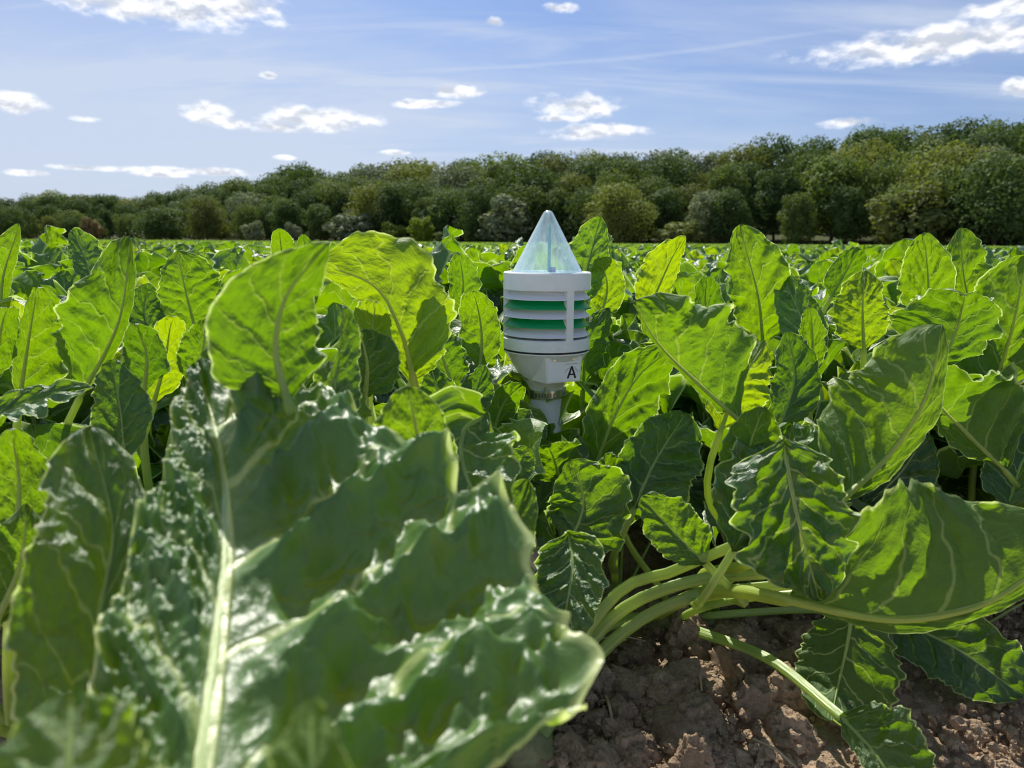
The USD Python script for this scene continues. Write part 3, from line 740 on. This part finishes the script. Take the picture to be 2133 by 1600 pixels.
def leaf(key, pts, wl, wr, face=1, roll=0.0, mat=LEAF, stalk=STALK, nu=18, nv=92, pet=None, label=None, seed=None, r0=0.0052, lean=None, tip=None, **kw):
    """pts: (px, py, depth) along the midrib; wl, wr: half widths in px left and right of the way it runs; face 1 shows the upper side."""
    t, b, k = PLANTS[key]
    k[0] += 1
    if tip is None: tip = [0.5, -0.45, 0.25, -0.7, 0.0][(len(PLANTS) + k[0]) % 5] if face < 0 else 0.0
    lean = (0.42 if face < 0 else 0.0) if lean is None else lean      # blades seen from below lean towards the camera
    Q = np.array([P(*p) for p in pts])
    pts = [(p[0], p[1], p[2] - lean * max(-0.1, q[2] - Q[0][2])) for p, q in zip(pts, Q)]
    M = spline([P(*p) for p in pts], nv)
    dm = np.mean([p[2] for p in pts])
    T = unit(np.gradient(M, axis=0)); V = unit(M - EYE)
    N = -V + (V * T).sum(1, keepdims=True) * T; N = unit(N) * face
    S = np.cross(T, N); a = math.radians(roll + (30 * S[:, 2].mean() if face < 0 else 0))
    N = unit(N * math.cos(a) + S * math.sin(a))
    wp, wn = (wr, wl) if face > 0 else (wl, wr)
    if tip:                                                    # the end of the blade rolls over
        L = np.linalg.norm(M[-1] - M[0]); tt = np.linspace(0, 1, nv + 1)
        M = M + N * (L * tip * np.clip(tt - 0.55, 0, 1) ** 2)[:, None] * 2.2
    base = np.array([0, 0, 0.015]) + 0.02 * np.array([math.cos(k[0] * 2.4), math.sin(k[0] * 2.4), 0])
    sd = seed if seed is not None else (len(PLANTS) * 37 + k[0] * 11)
    pp = None if pet is None else [P(*p) - b for p in pet]
    put_leaf(t, M - b, N, wp * dm / FPX, wn * dm / FPX, base, mat, stalk, nu, sd, sides=15, r0=r0, label=label, petiole=pp, **kw)

def more(key, seed, n, h, **kw):
    rosette(PLANTS[key][0], seed, n=n, hmax=h, **kw)

Y_, D_ = LEAF_YOUNG, LEAF_DARK
# A: the plant right in front of the lens
plant('A', 330, 0.36, 'out of focus beet plant filling the bottom left corner')
leaf('A', [(375, 1900, .235), (415, 1560, .30), (448, 1320, .365), (468, 1110, .44), (455, 930, .52), (415, 775, .60)], 215, 740, 1, mat=LEAF_WAX, stalk=STALK_PALE, nu=64, nv=230, ruf=.28, blis=.21, crum_=.20, cscale=.20, pk=.012, pks=.022, fold=.10, curl=-.15, crinkle=.005, wide=.31, blunt=.66, r0=.0062, label='largest leaf, glossy upper side with a thick pale midrib', seed=5)
leaf('A', [(190, 1620, .37), (205, 1300, .43), (235, 1100, .47), (185, 890, .51)], 190, 110, 1, mat=D_, nu=30, nv=110, pk=.003, ruf=.10, blis=.13, fold=.25, wide=.45)
leaf('A', [(120, 1900, .20), (140, 1650, .215), (150, 1440, .24)], 260, 230, 1, mat=LEAF, ruf=.05, fold=-.2, curl=-.2)
leaf('A', [(640, 1900, .21), (650, 1660, .22), (650, 1480, .235)], 130, 120, -1, ruf=.05)
# B: left of the middle
plant('B', 560, 0.60, 'beet plant with an upright blurred translucent leaf left of the sensor')
leaf('B', [(600, 840, .56), (575, 730, .57), (595, 620, .58), (665, 515, .60)], 140, 105, -1, lean=.2, mat=LEAF, ruf=0.27, blis=.10, fold=.12, wide=.33, blunt=.8, crinkle=.0015)
leaf('B', [(690, 900, .63), (700, 780, .66), (720, 640, .68)], 30, 60, 1, roll=45, mat=D_, ruf=0.15)
leaf('B', [(480, 830, .60), (470, 770, .61), (440, 700, .62)], 60, 50, -1, ruf=0.23)
plant('C', 930, 0.86, 'blurred beet plant left of the sensor with one pale sunlit leaf')
leaf('C', [(880, 1080, .61), (875, 950, .63), (850, 805, .65)], 110, 80, -1, ruf=0.19)
leaf('C', [(1010, 862, .76), (965, 900, .73), (970, 985, .69), (1040, 1120, .64)], 135, 135, 1, pet=[(1030, 980, .84), (1018, 905, .80)], pk=.006, nu=28, nv=110, mat=LEAF_WAX, ruf=.25, blis=.14, label='pale leaf whose upper side catches the sun')
leaf('C', [(1185, 1112, .86), (1192, 1190, .82), (1165, 1340, .77)], 85, 85, 1, pet=[(1170, 1260, .90), (1184, 1170, .885)], pk=.006, nu=28, nv=110, mat=LEAF_WAX, ruf=.3, blis=.14)
leaf('C', [(1000, 1250, .66), (1060, 1120, .70), (1100, 1000, .72)], 90, 60, 1, mat=D_, ruf=0.27, blis=.08)
# D: in front of the sensor
plant('D', 1190, 1.16, 'beet plant just in front of the sensor pole with low leaves')
leaf('D', [(1180, 1145, .99), (1215, 1050, 1.02), (1190, 958, 1.04)], 85, 110, 1, mat=LEAF, ruf=0.27, blis=.13)
leaf('D', [(1170, 1010, 1.14), (1155, 960, 1.15), (1140, 918, 1.15)], 55, 60, -1, ruf=0.38)
leaf('D', [(1135, 960, 1.2), (1090, 900, 1.22), (1045, 852, 1.23)], 40, 42, 1, mat=D_, ruf=0.28, blis=.1)
leaf('D', [(1025, 945, 1.22), (1040, 860, 1.24), (1090, 780, 1.25)], 36, 38, -1, ruf=0.27)
leaf('D', [(1050, 1040, 1.0), (1075, 980, 1.02), (1100, 930, 1.03)], 45, 40, 1, ruf=0.30)
# E: yellow green leaves left of the sensor
plant('E', 810, 0.97, 'beet plant with the brightest yellow green leaf left of the sensor')
leaf('E', [(860, 780, .95), (835, 690, .96), (785, 600, .98), (690, 545, 1.0)], 60, 130, -1, mat=Y_, stalk=STALK_YELLOW, ruf=0.15, blis=.11, wide=.5, label='brightest yellow green leaf')
leaf('E', [(855, 800, .97), (870, 720, .98), (905, 610, .99)], 40, 60, -1, mat=Y_, ruf=0.19, blis=.11)
leaf('E', [(770, 790, .89), (775, 700, .9), (782, 612, .91)], 55, 45, -1, mat=Y_, ruf=0.11)
leaf('E', [(760, 830, .84), (765, 760, .85), (750, 688, .86)], 60, 75, -1, mat=D_, ruf=0.15)
leaf('E', [(690, 930, .80), (700, 850, .81), (690, 755, .83)], 70, 80, -1, ruf=0.15)
more('E', 51, 11, 0.36)
plant('F', 955, 1.22, 'beet plant with crinkled dark leaves left of the sensor louvres')
leaf('F', [(945, 810, 1.14), (920, 740, 1.15), (890, 675, 1.16)], 34, 52, -1, mat=D_, ruf=0.38)
leaf('F', [(1000, 770, 1.33), (1003, 690, 1.35), (985, 588, 1.36)], 48, 42, -1, ruf=0.30)
leaf('F', [(950, 900, 1.1), (985, 830, 1.12), (1010, 760, 1.13)], 40, 40, 1, mat=D_, ruf=0.38, blis=.1)
leaf('F', [(900, 900, 1.05), (915, 840, 1.06), (900, 770, 1.07)], 50, 50, -1, ruf=0.27)
leaf('F', [(960, 660, 1.6), (965, 590, 1.6), (955, 520, 1.6)], 36, 36, -1, ruf=0.27)
more('F', 61, 13, 0.40)
# G: right of the sensor
plant('G', 1290, 1.30, 'beet plant right beside the sensor pole with tall bright leaves')
leaf('G', [(1240, 975, 1.18), (1275, 880, 1.2), (1330, 780, 1.22), (1395, 705, 1.24)], 62, 85, -1, ruf=0.25, blis=.11)
leaf('G', [(1320, 1060, 1.05), (1365, 960, 1.08), (1430, 860, 1.1)], 80, 100, 1, mat=D_, ruf=0.19)
leaf('G', [(1215, 800, 1.5), (1225, 710, 1.52), (1270, 650, 1.53)], 40, 45, -1, mat=D_, ruf=0.23)
more('G', 71, 5, 0.32)
plant('H', 1600, 1.34, 'beet plant with one leaf folded into a trough right of the sensor')
leaf('H', [(1545, 880, 1.0), (1450, 795, 1.02), (1375, 720, 1.03), (1318, 630, 1.04)], 30, 150, -1, mat=LEAF, ruf=0.27, blis=.11, fold=.3, curl=.6, wide=.5, label='leaf folded into a trough')
leaf('H', [(1500, 900, 1.04), (1540, 800, 1.05), (1600, 720, 1.06)], 60, 75, -1, mat=Y_, ruf=0.19)
leaf('H', [(1620, 900, 1.12), (1655, 790, 1.14), (1640, 690, 1.15)], 45, 60, 1, mat=D_, ruf=0.27)
more('H', 81, 9, 0.34)
# I: right hand leaves with yellow midribs
plant('I', 1490, 1.22, 'beet plant with a large translucent leaf on a yellow midrib at right')
leaf('I', [(1745, 1050, .84), (1850, 950, .88), (1925, 840, .9), (1978, 695, .92)], 175, 42, -1, mat=LEAF, stalk=STALK_YELLOW, nu=30, nv=80, ruf=0.19, blis=.08, wide=.5, r0=.0065, label='large translucent leaf with a thick yellow midrib')
leaf('I', [(1470, 1175, .90), (1400, 1105, .92), (1335, 1035, .93)], 55, 75, 1, mat=LEAF, ruf=0.38, blis=.1)
leaf('I', [(1525, 1150, .86), (1590, 1040, .86), (1635, 950, .88), (1650, 885, .90)], 110, 130, 1, mat=LEAF_WAX, lean=-.4, nu=30, nv=120, pk=.006, ruf=.34, blis=.2, crinkle=.004)
leaf('I', [(1630, 915, .82), (1660, 1070, .79), (1705, 1245, .78)], 120, 150, 1, mat=LEAF_WAX, nu=30, nv=120, pk=.006, ruf=.34, blis=.2, crinkle=.004, wide=.4, pet=[(1560, 1150, .93), (1600, 980, .84)])
leaf('I', [(1560, 1030, .92), (1560, 940, .94), (1590, 850, .95)], 60, 70, -1, mat=LEAF, ruf=0.38)
plant('J', 2060, 1.22, 'beet plant with dark shaded leaves near the right border')
leaf('J', [(2095, 980, 1.10), (2010, 900, 1.12), (1950, 830, 1.13), (1925, 730, 1.15)], 45, 140, -1, mat=D_, ruf=0.23)
leaf('J', [(2060, 830, 1.26), (2105, 700, 1.28), (2140, 540, 1.30)], 110, 70, -1, mat=LEAF, stalk=STALK_YELLOW, ruf=0.15)
leaf('J', [(1960, 760, 1.2), (1995, 680, 1.21), (2010, 596, 1.22)], 130, 80, -1, mat=D_, ruf=0.23)
leaf('J', [(2100, 1060, 1.08), (2130, 960, 1.1), (2180, 870, 1.12)], 70, 90, 1, mat=LEAF_WAX, roll=-30, lean=-.6, ruf=0.27, blis=.08)
leaf('J', [(1800, 1060, 1.2), (1880, 980, 1.2), (1930, 900, 1.2)], 60, 70, 1, mat=D_, ruf=0.27)
# K: the plant on the edge of the bare soil
plant('K', 1400, 1.21, 'beet plant on the edge of the bare soil with long arching stalks')
leaf('K', [(1640, 1250, .82), (1840, 1290, .77), (2000, 1275, .76), (2130, 1220, .77), (2260, 1120, .79)], 300, 34, -1, mat=LEAF, stalk=STALK_YELLOW, nu=36, nv=96, ruf=0.13, blis=.06, fold=.02, wide=.5, blunt=.5, r0=.0085, pet=[(1440, 1245, 1.02), (1530, 1232, .90)], label='broad translucent leaf lying along the right border')
leaf('K', [(1775, 1255, .98), (1765, 1340, .96), (1730, 1490, .93)], 125, 105, -1, mat=LEAF_WAX, lean=0, ruf=0.11, blis=.06, pet=[(1480, 1262, 1.08), (1680, 1235, 1.02)], wide=.55, label='pale leaf hanging down to the soil')
leaf('K', [(1750, 1490, .86), (1830, 1580, .81), (1900, 1700, .76)], 120, 40, 1, mat=D_, stalk=STALK, ruf=0.15, pet=[(1450, 1312, 1.12), (1600, 1370, 1.0)], r0=.0068)
leaf('K', [(1860, 1290, 1.08), (1990, 1350, 1.0), (2130, 1450, .95)], 110, 95, 1, mat=D_, ruf=0.15, pet=[(1500, 1280, 1.14), (1700, 1270, 1.12)])
leaf('K', [(1290, 1080, 1.12), (1270, 1010, 1.13), (1290, 940, 1.14)], 50, 50, -1, ruf=0.23)
leaf('K', [(1060, 1480, .80), (980, 1560, .74), (900, 1680, .7)], 80, 80, 1, mat=D_, pet=[(1310, 1285, 1.1), (1220, 1330, .98)], r0=.0075)
plant('L', 1110, 0.88, 'beet plant mostly hidden behind the big blurred leaf with a stalk rising right')
leaf('L', [(1530, 1135, .88), (1590, 1110, .87), (1660, 1120, .86)], 45, 45, 1, mat=LEAF, stalk=STALK, ruf=0.27, pet=[(1270, 1250, .95), (1400, 1190, .92)], r0=.0068)
leaf('L', [(1650, 1190, .93), (1720, 1180, .92), (1800, 1160, .92)], 40, 40, 1, mat=D_, pet=[(1250, 1310, .96), (1420, 1215, .95)], r0=.0075)
leaf('L', [(1660, 1215, .95), (1740, 1215, .95), (1800, 1220, .95)], 30, 30, 1, mat=D_, pet=[(1260, 1350, .97), (1420, 1250, .97)], r0=.0075)
# M-P: left border
plant('M', 60, 1.06, 'beet plant at the left border with tall translucent leaves')
leaf('M', [(40, 840, 1.04), (58, 720, 1.05), (78, 598, 1.06)], 25, 92, -1, mat=LEAF, ruf=0.15, blis=.11)
leaf('M', [(165, 830, 1.04), (240, 690, 1.06), (282, 525, 1.08)], 105, 24, -1, mat=LEAF, ruf=0.19, blis=.13)
leaf('M', [(320, 840, 1.08), (345, 745, 1.09), (355, 640, 1.1)], 45, 48, -1, mat=Y_, ruf=0.19)
leaf('M', [(0, 660, 1.3), (8, 570, 1.31), (40, 478, 1.32)], 40, 18, -1, mat=LEAF, ruf=0.19)
leaf('M', [(-20, 800, 1.0), (0, 700, 1.01), (10, 610, 1.02)], 40, 40, -1, ruf=0.23)
more('M', 101, 13, 0.40)
plant('N', -40, 0.80, 'beet plant at the left border with a pale drooping sunlit leaf')
leaf('N', [(-120, 960, .78), (0, 865, .81), (110, 825, .83), (200, 812, .84)], 40, 95, 1, roll=-50, pk=.006, nu=28, nv=110, mat=LEAF_WAX, ruf=0.23, blis=.10, crinkle=.004)
leaf('N', [(30, 1140, .70), (40, 1010, .73), (20, 885, .75)], 60, 65, -1, ruf=0.23)
leaf('N', [(-10, 1300, .62), (40, 1180, .65), (60, 1060, .67)], 70, 60, -1, ruf=0.23)
plant('O', 330, 0.95, 'beet plant with wavy leaves behind the big blurred leaf')
leaf('O', [(260, 960, .86), (250, 850, .88), (230, 750, .9)], 60, 60, 1, mat=D_, ruf=0.38)
leaf('O', [(395, 800, 1.0), (420, 740, 1.01), (430, 670, 1.02)], 50, 55, -1, mat=LEAF, ruf=0.30)
leaf('O', [(300, 820, .96), (305, 740, .97), (280, 670, .98)], 50, 45, -1, mat=D_, ruf=0.30)
more('O', 111, 12, 0.38)
plant('P', 395, 1.36, 'beet plant with a broad round leaf in the left half')
leaf('P', [(415, 720, 1.34), (390, 620, 1.35), (368, 528, 1.36)], 62, 88, -1, mat=LEAF, ruf=0.13, blis=.11, label='broad rounded leaf')
leaf('P', [(470, 690, 1.36), (500, 610, 1.37), (520, 540, 1.38)], 42, 45, -1, mat=LEAF, ruf=0.23)
leaf('P', [(330, 720, 1.3), (300, 650, 1.31), (310, 590, 1.32)], 40, 40, 1, mat=D_, ruf=0.27, blis=.1)
more('P', 121, 14, 0.44)
plant('Q', 588, 1.80, 'beet plant with one narrow leaf standing up before the dark trees')
leaf('Q', [(590, 600, 1.78), (588, 540, 1.79), (580, 464, 1.8)], 24, 32, -1, mat=LEAF, ruf=0.19, label='narrow leaf standing above the others')
leaf('Q', [(640, 590, 1.8), (640, 540, 1.8), (630, 488, 1.8)], 24, 24, -1, mat=LEAF, ruf=0.15)
more('Q', 131, 14, 0.52)
plant('R', 180, 1.92, 'beet plant with a glossy whitish leaf against the trees at far left')
leaf('R', [(195, 610, 1.9), (180, 545, 1.9), (150, 478, 1.9)], 28, 40, 1, mat=LEAF_WAX, lean=-.4, ruf=0.38, blis=.12)
more('R', 141, 14, 0.52)
# S-X: right half, standing taller than the rest
plant('S', 1235, 1.66, 'beet plant directly behind the clear cone of the sensor')
leaf('S', [(1205, 640, 1.62), (1222, 560, 1.63), (1250, 452, 1.64)], 50, 42, 1, mat=LEAF, ruf=0.27, blis=.13, label='leaf leaning behind the clear cone')
leaf('S', [(1250, 660, 1.64), (1265, 600, 1.65), (1250, 530, 1.66)], 40, 40, -1, mat=Y_, ruf=0.23)
more('S', 151, 12, 0.48)
plant('T', 1370, 1.72, 'beet plant with a pointed leaf leaning right, second right of the sensor')
leaf('T', [(1345, 660, 1.7), (1380, 580, 1.71), (1424, 481, 1.72)], 52, 30, -1, mat=Y_, ruf=0.23, blis=.11, blunt=.75)
more('T', 161, 14, 0.48)
plant('U', 1570, 1.50, 'beet plant with a tall broad leaf right of the sensor against the wood')
leaf('U', [(1590, 720, 1.47), (1578, 610, 1.48), (1540, 478, 1.5)], 62, 75, -1, mat=LEAF, ruf=0.19, blis=.13, label='tall broad leaf reaching the tree line')
leaf('U', [(1500, 720, 1.45), (1470, 640, 1.46), (1480, 560, 1.47)], 30, 40, -1, mat=D_, ruf=0.30)
more('U', 171, 16, 0.48)
plant('V', 1700, 1.36, 'beet plant with silvery crinkled upper leaf sides at right')
leaf('V', [(1700, 780, 1.33), (1668, 660, 1.35), (1620, 560, 1.36)], 48, 46, 1, mat=LEAF_WAX, lean=-.5, ruf=0.27, blis=.12, crinkle=.004)
leaf('V', [(1690, 780, 1.2), (1693, 710, 1.2), (1688, 640, 1.2)], 30, 28, -1, mat=LEAF, ruf=0.23)
leaf('V', [(1800, 730, 1.26), (1797, 650, 1.27), (1800, 575, 1.28)], 66, 54, -1, mat=Y_, ruf=0.15)
leaf('V', [(1730, 620, 1.6), (1760, 570, 1.6), (1790, 512, 1.6)], 34, 36, -1, mat=D_, ruf=0.23)
more('V', 181, 15, 0.44)
plant('W', 1930, 1.44, 'beet plant with two tall rounded leaves standing side by side at right')
leaf('W', [(1928, 710, 1.4), (1934, 600, 1.41), (1925, 486, 1.42)], 56, 52, -1, mat=LEAF, ruf=0.17, blis=.13)
leaf('W', [(2045, 700, 1.5), (2015, 610, 1.51), (1995, 500, 1.52)], 50, 62, -1, mat=LEAF, ruf=0.17, blis=.13)
more('W', 191, 16, 0.48)

# ------------------------------------------------------------------ the rows of beet behind
more('J', 93, 6, 0.30)
near_protos = []
used = [(PLANTS[k][1][0], PLANTS[k][1][1]) for k in PLANTS]
rng = np.random.default_rng(77)
spots = []
for row in range(-30, 31):
    x0 = row * 0.45 + 0.12
    yy = 0.9 + rng.uniform(0, 0.2)
    while yy < 7.2:
        x, y = x0 + rng.normal(0, 0.03) + 0.05 * (yy - 2), yy
        yy += rng.uniform(0.19, 0.29)
        px = 1066.5 + x / y * FPX
        if px < -160 or px > 2300: continue
        if min((x - a) ** 2 + (y - b) ** 2 for a, b in used) < 0.16 ** 2: continue
        if y < 1.5 and (y < 1.32 or 1000 < px < 1330): continue
        if y < 1.62 and 1020 < px < 1300: continue
        spots.append((y, x))
spots.sort()
def row_tag(x, y):
    side = 'left' if x / y * FPX + 1066.5 < 1143 else 'right'
    far = 'nearest rows' if y < 3.2 else 'rows a few metres back'
    return dict(label=f'leafy green beet plant standing in the {far}, {side} of the sensor', cat='beet plant', group=f'beet plants in the {far} {side} of the sensor')
NP = 7
for k, (y, x) in enumerate(spots[:278]):
    s = rng.uniform(0.88, 1.10) * (0.90 if y < 2.2 else 1.0)
    a = rng.uniform(0, 6.28)
    if k < NP:
        t = thing('sugar_beet_plant', (x, y, 0), a, (s, s, s), **row_tag(x, y))
        rosette(t, 300 + k, n=19, nu=10, nv=46, hmax=0.60)
        near_protos.append(t)
    else:
        dup(near_protos[k % NP], 'sugar_beet_plant', (x, y, 0), a, (s, s, s), **row_tag(x, y))
rest = spots[278:]

# beyond: the crop as one mass
def crop_patch(seed, size, dens, nleaf, nu, nv, h):
    rg = np.random.default_rng(seed)
    VV, FF, UU, o = [], [], [], 0
    for i in range(int(size * size * dens)):
        c = np.array([rg.uniform(-size / 2, size / 2), rg.uniform(-size / 2, size / 2), 0])
        hp = h * rg.uniform(0.82, 1.1)
        for k in range(nleaf):
            az = k * 2.4 + rg.normal(0, 0.4); e = math.radians(rg.uniform(48, 88)); f = rg.random()
            out = np.array([math.cos(az), math.sin(az), 0]); upv = np.array([0, 0, 1.0])
            b0 = c + out * 0.10 * f + upv * hp * rg.uniform(0.25, 0.52)
            bl = rg.uniform(0.22, 0.32); bend = rg.uniform(0.1, 0.9)
            tt = np.linspace(0, 1, 6)[:, None]
            M = b0 + (out * math.cos(e) + upv * math.sin(e)) * bl * tt + (out - upv * 0.6) * bl * 0.35 * bend * tt ** 2
            M = spline(M, nv)
            N = transport(M, -out * math.sin(e) + upv * math.cos(e) + rg.normal(0, 0.35, 3))
            w = bl * rg.uniform(0.28, 0.38)
            v, fc, uv = blade(M, N, w, w, fold=rg.uniform(-.1, .4), curl=rg.uniform(-.4, .2), ruf=.24, blis=.0, crinkle=0.0, seed=int(rg.integers(9999)), nu=nu, f1=3.0, f2=5.0, blunt=.55)
            VV.append(v); FF.append(fc + o); UU.append(uv); o += len(v)
    return (np.vstack(VV), np.vstack(FF)), np.vstack(UU)

crop = UsdGeom.PointInstancer.Define(stage, '/World/beet_crop')
tag(crop.GetPrim(), label='mass of green beet leaves covering the field up to the wood', kind='stuff')
plist = []
for nm, args in (('leaf_patch', (1, 1.6, 8.0, 12, 4, 10, 0.60)), ('leaf_patch_001', (2, 1.6, 8.0, 12, 4, 10, 0.60)), ('leaf_patch_002', (3, 6.0, 6.5, 8, 1, 3, 0.58))):
    ms, uv = crop_patch(*args)
    usdkit.mesh(stage, '/World/beet_crop/' + nm, ms, LEAF_FAR, smooth=True, uv=uv)
    plist.append(Sdf.Path('/World/beet_crop/' + nm))
crop.CreatePrototypesRel().SetTargets(plist)
pos, idx, rot = [], [], []
def inside(x, y, marg):
    s = (x - EA[0]) * EN[0] + (y - EA[1]) * EN[1]
    return s < -marg
ymin = rest[0][0] if rest else 7.2
y = ymin + 0.75
while y < 34:
    for x in np.arange(-0.78 * y - 2, 0.78 * y + 2, 1.55):
        pos.append((x + rng.uniform(-.2, .2), y + rng.uniform(-.2, .2), rng.normal(0, 0.03))); idx.append(int(rng.integers(2))); rot.append(rng.integers(4) * pi / 2 + rng.normal(0, 0.2))
    y += 1.5
y += 2.2
while y < 300:
    for x in np.arange(-0.74 * y - 5, 0.74 * y + 5, 5.8):
        if inside(x, y, 7.0):
            pos.append((x, y, rng.normal(0, 0.03))); idx.append(2); rot.append(rng.integers(4) * pi / 2 + rng.normal(0, 0.05))
    y += 5.7
crop.CreatePositionsAttr(Vt.Vec3fArray.FromNumpy(np.array(pos, np.float32)))
crop.CreateProtoIndicesAttr(Vt.IntArray(idx))
crop.CreateOrientationsAttr(Vt.QuathArray([Gf.Quath(float(math.cos(r / 2)), 0, 0, float(math.sin(r / 2))) for r in rot]))

# ------------------------------------------------------------------ straw on the bare soil
STRAW = simple('straw', (0.42, 0.32, 0.20), 0.7, 0.3, var=0.3, vscale=60.0)
for k, (a, b) in enumerate([((1570, 1540), (1660, 1600)), ((1590, 1405), (1640, 1475)), ((1262, 1450), (1275, 1500)), ((1250, 1330), (1345, 1336)), ((1500, 1310), (1600, 1340)), ((1450, 1370), (1462, 1440)), ((1385, 1412), (1410, 1416)), ((1860, 1560), (1930, 1548)), ((1250, 1352), (1260, 1392))]):
    ends = []
    for (px, py) in (a, b):
        v = fwd + (px - 1066.5) / FPX * RIGHT - (py - 800) / FPX * UP
        ends.append(EYE + v * ((0.03 - EYE[2]) / v[2]))
    C = spline([ends[0], (ends[0] + ends[1]) / 2 + [0, 0, 0.006], ends[1]], 8)
    v, f, uv = tube(C, transport(C, [0, 0.2, 1]), np.linspace(0.0018, 0.0012, 9), 7, flat=1.5)
    obj('straw', (v, f), STRAW, smooth=True, label='thin pale dry straw lying on the bare brown soil', cat='straw', group='bits of straw on the bare soil')

# ------------------------------------------------------------------ a dry weed above the crop, far left
DRY = simple('dry_weed', (0.30, 0.24, 0.15), 0.8, 0.2)
for (px, py, d) in ((278, 487, 3.4), (262, 492, 3.5), (300, 489, 3.6)):
    top = P(px, py, d); rg = np.random.default_rng(px)
    w = thing('dry_weed', (top[0], top[1], 0), 0.0, label={278: 'tallest dry brown weed stem poking out of the crop at left', 262: 'dry brown weed stem left of the tallest one', 300: 'dry brown weed stem right of the tallest one'}[px], cat='weed')
    C = spline([[0, 0, 0], [0.01, 0, top[2] * 0.6], [0, 0, top[2]]], 10)
    v, f, uv = tube(C, transport(C, [0, 1, 0]), np.linspace(0.0028, 0.0010, 11), 6)
    obj('stem', (v, f), DRY, w, smooth=True)
    for q in range(9):
        a = rg.uniform(0, 6.28); z = top[2] - 0.012 * q; r = 0.006 + 0.0022 * q
        tipp = np.array([r * math.cos(a), r * math.sin(a), z + 0.012])
        C = spline([[0, 0, z - 0.006], tipp * [.6, .6, 1] - [0, 0, .004], tipp], 4)
        v, f, uv = tube(C, transport(C, [0.1, 1, 0.1]), np.linspace(0.0009, 0.0006, 5), 4)
        sp = trimesh.creation.icosphere(1, 0.0035); sp.apply_translation(tipp)
        br = trimesh.util.concatenate([trimesh.Trimesh(v, np.vstack([f[:, [0, 1, 2]], f[:, [0, 2, 3]]]), process=False), sp])
        obj('seed_head', br, DRY, w)
